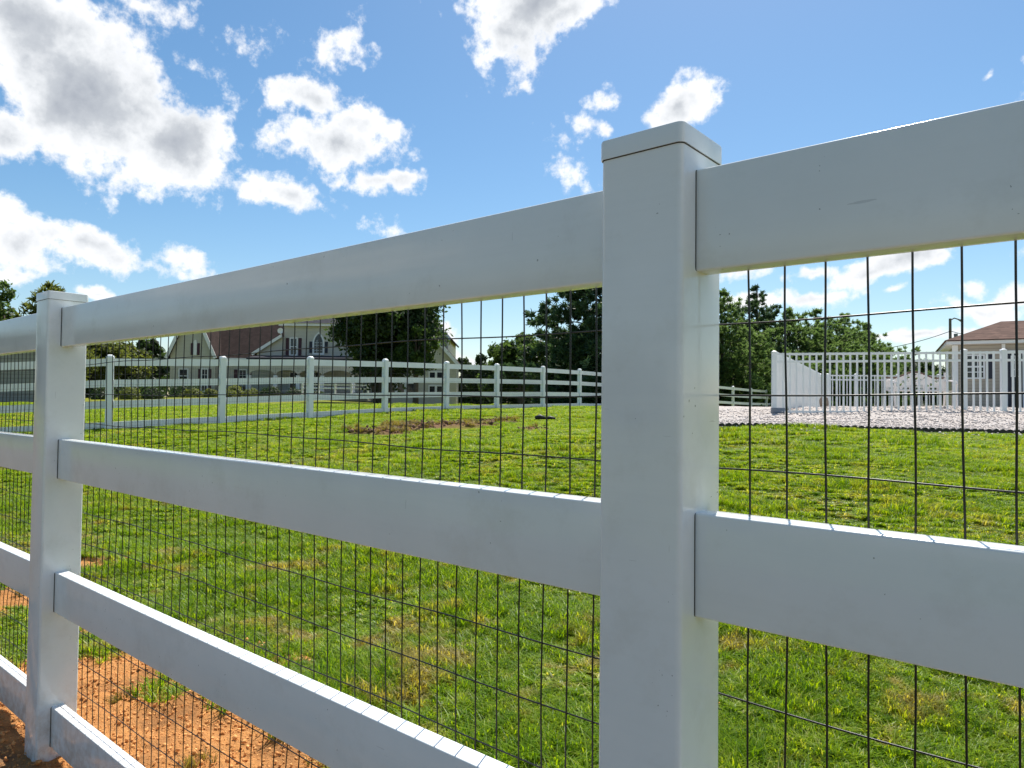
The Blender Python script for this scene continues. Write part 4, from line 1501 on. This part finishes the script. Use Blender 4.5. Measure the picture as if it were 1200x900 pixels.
# dish on the roof
xs_, zs_ = hp(329, 388)
ds = MB()
for k in range(3):
    pass
ring = [(0.0, 0.0, 0.0)]
vs = [(0, 0, 0)]
fs = []
for j, r_ in enumerate((0.12, 0.24)):
    for k in range(12):
        a_ = 2 * math.pi * k / 12
        vs.append((r_ * math.cos(a_), -0.35 * r_ * r_ * 3, r_ * math.sin(a_)))
for k in range(12):
    fs.append((0, 1 + k, 1 + (k + 1) % 12)); fs.append((1 + k, 13 + k, 13 + (k + 1) % 12, 1 + (k + 1) % 12))
d2 = ds.add([(x + xs_, y - 0.35, z_ + zs_) for x, y, z_ in vs], fs)
d2.tube([(xs_, -0.34, zs_), (xs_, 0.0, zs_ - 0.5)], 0.03, 6).tube([(xs_, -0.36, zs_ - .3), (xs_, -0.75, zs_ - .1)], 0.02, 6)
d2.build('satellite_dish', M_TRIM, house)

# ------------------------------------------------------------------ grey barn at far left
pb_ = P(20, 470, 36)
barn = empty('barn', (pb_[0], pb_[1], tz(pb_[0], pb_[1])), YAW)
tag(barn, 'low grey board-sided barn beyond the fence at far left', 'building')
MB().box(-11, 1.15, 0, 3, -0.5, 2.75).build('wall', M_BARN, barn)
MB().add([(-11.4, -0.3, 2.76), (1.4, -0.3, 2.76), (1.4, 3.3, 2.76), (-11.4, 3.3, 2.76), (-11.4, 1.5, 3.5), (1.4, 1.5, 3.5), (-11.4, -0.3, 2.88), (1.4, -0.3, 2.88), (1.4, 3.3, 2.88), (-11.4, 3.3, 2.88)],
         [(0, 3, 2, 1), (0, 1, 7, 6), (6, 7, 5, 4), (2, 3, 9, 8), (8, 9, 4, 5), (1, 2, 8, 5, 7), (3, 0, 6, 4, 9)]).build('roof', M_DROOF, barn)
MB().box(-8.5, -5.5, -0.06, -0.003, -0.3, 2.2).build('door', M_TRUNK, barn)
MB().box(1.06, 1.20, -0.05, 0.12, -0.4, 2.70).build('corner_board', M_BARN, barn)

# ------------------------------------------------------------------ trees and shrubs
def leaf_quads(centers, normals, size, r, aspect=0.6):
    n = len(centers)
    t1 = np.cross(normals, r.normal(size=(n, 3)))
    t1 /= np.linalg.norm(t1, axis=1)[:, None] + 1e-9
    t2 = np.cross(normals, t1)
    s = size * (0.6 + 0.8 * r.random(n))
    a = t1 * s[:, None]; b = t2 * (s * aspect)[:, None]
    V = np.stack([centers - a, centers - b * 0.9 + a * 0.1, centers + a, centers + b * 0.9 + a * 0.1], axis=1)
    F = np.arange(n * 4).reshape(n, 4)
    return V.reshape(-1, 3), F


def trunk_mb(base, h, r0, limbs, r):
    mb = MB()
    n = 7
    pts_ = [np.array(base) + [0, 0, -0.3]]
    off_ = np.zeros(3)
    for k in range(1, n + 1):
        off_ = off_ + np.array([r.normal(0, 0.03), r.normal(0, 0.03), 0]) * h / 6
        pts_.append(np.array(base) + off_ + [0, 0, h * k / n])
    mb.tube(pts_, list(np.linspace(r0, r0 * 0.25, n + 1)), 8)
    for (a, e_) in limbs:
        mid = (np.array(a) + np.array(e_)) / 2 + [0, 0, 0.1 * np.linalg.norm(np.array(e_) - a)]
        mb.tube([a, mid, e_], [r0 * 0.42, r0 * 0.28, r0 * 0.1], 6)
    return mb


def broadleaf(name, label, base, H, Wd, cb, m, n, lf, seed, cat='tree', blobs=26, stems=1):
    """crown from cb*H upwards, width Wd: leaf clumps on limbs round an uneven crown"""
    r = np.random.default_rng(seed)
    root = empty(name, tuple(base))
    tag(root, label, cat)
    C0 = np.array([0, 0, H * (cb + 1) / 2])
    ax = np.array([Wd / 2, Wd / 2, H * (1 - cb) / 2])
    cs, rs = [], []
    while len(cs) < blobs:
        v = r.normal(size=3); v /= np.linalg.norm(v)
        rad = (0.35 + 0.6 * r.random())
        c = C0 + v * ax * rad * (0.85 if v[2] < -0.4 else 1)
        cs.append(c); rs.append(Wd * (0.11 + 0.10 * r.random()))
    cs = np.array(cs); rs = np.array(rs)
    limbs = []
    for k in range(min(10, blobs)):
        zl = H * (cb * 0.8 + 0.45 * r.random() * (1 - cb))
        limbs.append((np.array([0, 0, min(zl, cs[k][2] * 0.9)]), cs[k]))
    mb = trunk_mb((0, 0, 0), H * 0.8, 0.035 * H ** 0.9 + 0.03, limbs, r)
    for s_ in range(stems - 1):
        a_ = 6.28 * s_ / max(1, stems - 1) + 0.5
        b0 = np.array([math.cos(a_), math.sin(a_), 0]) * 0.35
        mb.tube([b0 + [0, 0, -0.2], b0 * 2.2 + [0, 0, H * 0.3], b0 * 3.4 + [0, 0, H * 0.72]], [0.14, 0.11, 0.05], 6)
    mb.build('trunk', M_TRUNK, root, smooth=True)
    # clumps within blobs
    nc = max(60, n // 28)
    ob = r.integers(0, blobs, nc)
    v = r.normal(size=(nc, 3)); v /= np.linalg.norm(v, axis=1)[:, None]
    cc = cs[ob] + v * (rs[ob] * (0.55 + 0.5 * r.random(nc)))[:, None] * [1, 1, 0.75]
    tone_c = np.clip(0.5 + 0.28 * r.normal(size=nc), 0, 1)
    oc = r.integers(0, nc, n)
    sg = Wd * 0.030
    pos_ = cc[oc] + r.normal(size=(n, 3)) * sg
    nrm = v[oc] * 0.6 + r.normal(size=(n, 3)) * 0.7 + [0, 0, 0.4]
    nrm /= np.linalg.norm(nrm, axis=1)[:, None]
    V, F = leaf_quads(pos_, nrm, lf, r)
    tone = np.clip(tone_c[oc] + 0.2 * r.normal(size=n), 0, 1)
    np_mesh('crown', V, F, m, root, attrs={'rnd': np.repeat(tone, 4)})
    return root


def pine(name, label, base, H, Wd, m, n, lf, seed, cb=0.04, rag=0.25, cat='tree'):
    """tiers of drooping branches carrying tufts of needles"""
    r = np.random.default_rng(seed)
    root = empty(name, tuple(base))
    tag(root, label, cat)
    tiers = max(9, int(H / 0.55))
    mb = trunk_mb((0, 0, 0), H * 0.97, 0.022 * H + 0.03, [], r)
    cc, vv_ = [], []
    for k in range(tiers):
        t_ = k / (tiers - 1)
        zc = H * (cb + (0.97 - cb) * t_)
        prof_ = (1 - t_) ** 0.68 * (0.55 + 0.45 * min(1, t_ * 5 + 0.4))
        nb = max(4, int(9 * (1 - t_) + 4))
        a0 = r.random() * 6.28
        for j in range(nb):
            a_ = a0 + 6.28 * j / nb + r.normal(0, 0.15)
            L = Wd / 2 * prof_ * (1 + rag * r.normal()) + 0.15
            L = max(0.15, L)
            rise = 0.18 * L * (0.3 + t_)
            p0_ = np.array([0, 0, zc]); p1 = np.array([math.cos(a_) * L, math.sin(a_) * L, zc + rise + r.normal(0, 0.1)])
            mb.tube([p0_, p1 * 0.5 + p0_ * 0.5 + [0, 0, 0.02 * L], p1], [0.012 * H * (1 - t_) * 0.5 + 0.015, 0.012, 0.006], 4, False)
            m_ = max(3, int(L / 0.16))
            for s_ in np.linspace(0.28, 1.05, m_):
                q = p0_ + (p1 - p0_) * s_
                spread = 0.26 * L * (1.15 - s_) + 0.05
                cc.append(q + r.normal(size=3) * [spread, spread, 0.06 + 0.04 * L])
                vv_.append([math.cos(a_), math.sin(a_), 0.5])
    mb.build('trunk', M_TRUNK, root, smooth=True)
    cc = np.array(cc); vv_ = np.array(vv_)
    nc = len(cc)
    tone_c = np.clip(0.5 + 0.28 * r.normal(size=nc), 0, 1)
    oc = r.integers(0, nc, n)
    dirn = vv_[oc] * 0.9 + r.normal(size=(n, 3)) * 0.75
    dirn /= np.linalg.norm(dirn, axis=1)[:, None]
    st_ = cc[oc] + r.normal(size=(n, 3)) * 0.045
    ln_ = lf * (0.6 + 0.8 * r.random(n))
    side_ = np.cross(dirn, r.normal(size=(n, 3))); side_ /= np.linalg.norm(side_, axis=1)[:, None]
    wv_ = (lf * 0.16) * side_
    V = np.stack([st_ - wv_, st_ + wv_, st_ + dirn * ln_[:, None] + wv_ * 0.4, st_ + dirn * ln_[:, None] - wv_ * 0.4], axis=1).reshape(-1, 3)
    F = np.arange(n * 4).reshape(n, 4)
    tone = np.clip(tone_c[oc] + 0.2 * r.normal(size=n), 0, 1)
    np_mesh('crown', V, F, m, root, attrs={'rnd': np.repeat(tone, 4)})
    return root


def tree_at(px, pytop, d):
    b = G(px, d)
    top = P(px, pytop, d)[2]
    return b, top - b[2]


# far left
b_, h_ = tree_at(2, 338, 50)
broadleaf('leafy_tree', 'dark leafy tree rising behind the barn at the left edge', b_, h_, 5.2, 0.2, M_LEAF_MID, 16000, 0.16, 1)
b_, h_ = tree_at(56, 331, 52)
pine('pine_tree', 'yellow-green pine poking above the left fence post', b_, h_, 5.4, M_LEAF_YEL, 16000, 0.34, 2, cb=0.2, rag=0.35)
b_, h_ = tree_at(-45, 344, 48)
broadleaf('leafy_tree', 'leafy tree partly cut by the left edge behind the barn roof', b_, h_, 5, 0.2, M_LEAF_MID, 9000, 0.18, 3)
b_, h_ = tree_at(118, 388, 60)
broadleaf('leafy_tree', 'yellow-green leafy tree behind the first distant fence post', b_, h_, 4.6, 0.05, M_LEAF_YEL, 14000, 0.17, 4)
b_, h_ = tree_at(150, 390, 66)
broadleaf('leafy_tree', 'olive leafy tree second from the left fence post', b_, h_, 4.8, 0.05, M_LEAF_YEL, 12000, 0.18, 5)
b_, h_ = tree_at(172, 396, 70)
broadleaf('leafy_tree', 'dark green leafy tree left of the house gable', b_, h_, 4.0, 0.05, M_LEAF_DARK, 11000, 0.18, 6)
b_, h_ = tree_at(190, 405, 76)
broadleaf('leafy_tree', 'mid-green tree touching the house gable on its left', b_, h_, 3.4, 0.05, M_LEAF_MID, 10000, 0.18, 7)
b_, h_ = tree_at(85, 402, 64)
broadleaf('leafy_tree', 'leafy tree half hidden behind the left fence post', b_, h_, 5.0, 0.05, M_LEAF_YEL, 10000, 0.18, 8)
# big shade tree before the house
b_, h_ = tree_at(447, 318, 44)
broadleaf('shade_tree', 'big dark many-stemmed shade tree standing in front of the house', b_, h_, 7.9, 0.16, M_LEAF_DARK, 52000, 0.13, 9, blobs=44, stems=6)
b_, h_ = tree_at(487, 368, 42)
broadleaf('leafy_tree', 'lighter green young tree at the right side of the shade tree', b_, h_, 2.6, 0.22, M_LEAF_MID, 12000, 0.10, 10)
# middle, right of the house
b_, h_ = tree_at(610, 388, 44)
broadleaf('leafy_tree', 'rounded light green tree right of the house', b_, h_, 4.0, 0.04, M_LEAF_MID, 20000, 0.12, 11)
b_, h_ = tree_at(582, 404, 47)
broadleaf('leafy_tree', 'small leafy tree between the house and the rounded tree', b_, h_, 2.0, 0.04, M_LEAF_MID, 8000, 0.12, 12)
b_, h_ = tree_at(550, 414, 62)
broadleaf('leafy_tree', 'low dark tree just right of the house wall', b_, h_, 3.8, 0.02, M_LEAF_DARK, 10000, 0.15, 13)
b_, h_ = tree_at(652, 390, 38)
broadleaf('leafy_tree', 'dark bushy tree under the big pine beside the near post', b_, h_, 3.6, 0.0, M_LEAF_DARK, 16000, 0.11, 14)
b_, h_ = tree_at(712, 262, 32)
pine('pine_tree', 'tall dark pine directly left of the near fence post', b_, h_, 7.0, M_PINE, 90000, 0.22, 15, rag=0.3)
# behind the near post and right of it
b_, h_ = tree_at(780, 300, 46)
pine('pine_tree', 'tall pine hidden behind the near fence post', b_, h_, 6.0, M_PINE, 18000, 0.30, 16)
b_, h_ = tree_at(848, 340, 47)
pine('pine_tree', 'pine immediately right of the near fence post', b_, h_, 7.4, M_PINE_L, 69000, 0.19, 17, rag=0.35)
b_, h_ = tree_at(884, 334, 53)
pine('pine_tree', 'dark pointed pine rising highest left of the pool fence', b_, h_, 7.0, M_PINE, 75000, 0.20, 18, rag=0.4)
b_, h_ = tree_at(888, 394, 49)
pine('pine_tree', 'low bright green pine beside the pool fence corner', b_, h_, 4.6, M_PINE_L, 45000, 0.17, 19, rag=0.4)
b_, h_ = tree_at(925, 362, 52)
pine('pine_tree', 'broad pine behind the left part of the picket fence', b_, h_, 9.0, M_PINE_L, 82500, 0.19, 20, rag=0.35)
b_, h_ = tree_at(958, 362, 54)
pine('pine_tree', 'mid-green pine behind the middle of the picket fence', b_, h_, 8.8, M_PINE_L, 72000, 0.19, 21, rag=0.4)
b_, h_ = tree_at(990, 368, 55)
pine('pine_tree', 'pine left of the rightmost pine behind the pickets', b_, h_, 8.2, M_PINE_L, 69000, 0.19, 22, rag=0.4)
b_, h_ = tree_at(1016, 382, 56)
pine('pine_tree', 'rightmost pine of the row behind the picket fence', b_, h_, 6.2, M_PINE_L, 51000, 0.19, 23, rag=0.4)
for k, (px, py, w, lab) in enumerate(((1045, 418, 4.6, 'dark low tree seen through the pickets left of the bench'), (1075, 420, 3.6, 'dark low tree seen through the pickets above the bench'), (1098, 424, 4.6, 'dark low tree seen through the pickets just left of the pool house'), (1010, 420, 4, 'dark low tree under the rightmost pine behind the pickets'))):
    b_, h_ = tree_at(px, py, 60)
    broadleaf('leafy_tree', lab, b_, h_, w, 0.0, M_LEAF_DARK, 8000, 0.14, 30 + k)
# dark wood closing the view under the far fence rails right of the house
for k, (px, py, w, d, lab) in enumerate(((1090, 452, 10, 66, 'dark far hedge seen low through the pickets left of the pool house'), (545, 446, 6, 62, 'dark low hedge just beyond the right wall of the house'), (125, 452, 11, 64, 'dark low hedge under the yellow-green trees left of the house'), (620, 440, 9, 55, 'long dark hedge behind the far fence right of the house'), (700, 430, 9, 52, 'dark hedge behind the far fence beside the near post'), (865, 440, 9, 58, 'dark hedge behind the far fence right of the near post'))):
    b_, h_ = tree_at(px, py, d)
    broadleaf('hedge', lab, b_, h_, w, -0.2, M_LEAF_DARK, 16000, 0.14, 40 + k, cat='hedge')


# far-off wood behind the viewer, mirrored in the glossy rails
r_ = np.random.default_rng(77)
wa = np.radians(r_.uniform(-172, -112, 420))
wd = r_.uniform(62, 70, 420)
wc = np.c_[CAM[0] + np.cos(wa) * wd, CAM[1] + np.sin(wa) * wd]
wh = 4.2 + 3.6 * vnoise(wc, 0.09, 70, 4) + r_.uniform(-0.8, 0.8, 420)
wcen = np.c_[wc, terrain(wc) + wh * r_.random(420) ** 0.6]
ow = r_.integers(0, 420, 24000)
wp = wcen[ow] + r_.normal(size=(24000, 3)) * [1.0, 1.0, 0.6]
wn_ = r_.normal(size=(24000, 3)); wn_ /= np.linalg.norm(wn_, axis=1)[:, None]
V, F = leaf_quads(wp, wn_, 0.34, r_)
o = np_mesh('far_wood', V, F, M_LEAF_DARK, attrs={'rnd': np.repeat(r_.random(24000), 4)})
tag(o, 'far-off dark wood mirrored faintly in the glossy fence rails', 'wood', kind='stuff')


def shrub(px, d, wpx, hpx, m, seed, label, group):
    b = G(px, d)
    r = np.random.default_rng(seed)
    w = wpx * d / FPX / 2; h = hpx * d / FPX
    root = empty('shrub', tuple(b))
    tag(root, label, 'shrub', group)
    n = 2600
    v = r.normal(size=(n, 3)); v[:, 2] = np.abs(v[:, 2]); v /= np.linalg.norm(v, axis=1)[:, None]
    lump = 1 + 0.16 * np.sin(v[:, 0] * 5 + seed) * np.cos(v[:, 1] * 4 + seed * 2) + 0.10 * r.normal(size=n)
    pos_ = v * np.array([w, w, h]) * lump[:, None] * (0.75 + 0.25 * r.random((n, 1)))
    V, F = leaf_quads(pos_, v + r.normal(size=(n, 3)) * 0.5, 0.055, r)
    np_mesh('foliage', V, F, m, root, attrs={'rnd': np.repeat(np.clip(0.5 + 0.3 * r.normal(size=n), 0, 1), 4)})
    MB().tube([(0, 0, -0.1), (0, 0, h * 0.6)], [0.05, 0.03], 6).build('stem', M_TRUNK, root)
    return root


SH = [(152, 46, 22, 13, M_SHRUB, 'golden rounded shrub right of the first distant fence post'), (178, 47, 22, 13, M_LEAF_DARK, 'dark shrub left of the house corner'), (120, 46, 26, 14, M_LEAF_DARK, 'dark shrub behind the first distant fence post'),
      (226, 53, 25, 9.5, M_SHRUB, 'golden low shrub under the left gable'), (247, 53, 16, 9, M_SHRUB, 'small golden shrub left of the second distant fence post'), (274, 53.5, 22, 13, M_SHRUB, 'tallest golden shrub under the shuttered window'),
      (269, 52, 16, 8, M_SHRUB, 'low golden shrub in front of the tallest one'), (295, 53, 19, 9, M_SHRUB, 'golden shrub at the left end of the porch'), (216, 54.5, 40, 19, M_LEAF_DARK, 'large dark shrub against the left gable wall'), (318, 53.5, 26, 12, M_LEAF_DARK, 'dark shrub before the left porch arch'),
      (346, 53.5, 28, 11, M_LEAF_DARK, 'dark shrub before the middle porch arch'), (372, 53.5, 20, 10, M_LEAF_DARK, 'dark shrub near the foot of the deck')]
for k, (px, d, w, h, m_, lab) in enumerate(SH):
    shrub(px, d, w, h, m_, 60 + k, lab, 'shrubs planted along the house')

# a dark drain pipe lying on the lawn
pa_ = ground_at(627, 492.5)
pi = MB()
r3 = R0
pi.tube([pa_ + r3 * 0.0 + [0, 0, 0.05], pa_ + r3 * 0.12 + [0, 0, 0.085], pa_ + r3 * 0.25 + [0, 0, 0.05]], [0.045, 0.06, 0.03], 8)
pi.tube([pa_ + r3 * 0.25 + [0, 0, 0.05], pa_ + r3 * 0.36 + [0, 0, 0.06], pa_ + r3 * 0.48 + [0, 0, 0.04]], [0.025, 0.05, 0.03], 8)
o = pi.build('drain_pipe', M_BLACK, smooth=True)
tag(o, 'short black bent drain pipe lying on the lawn right of the dug soil', 'pipe')
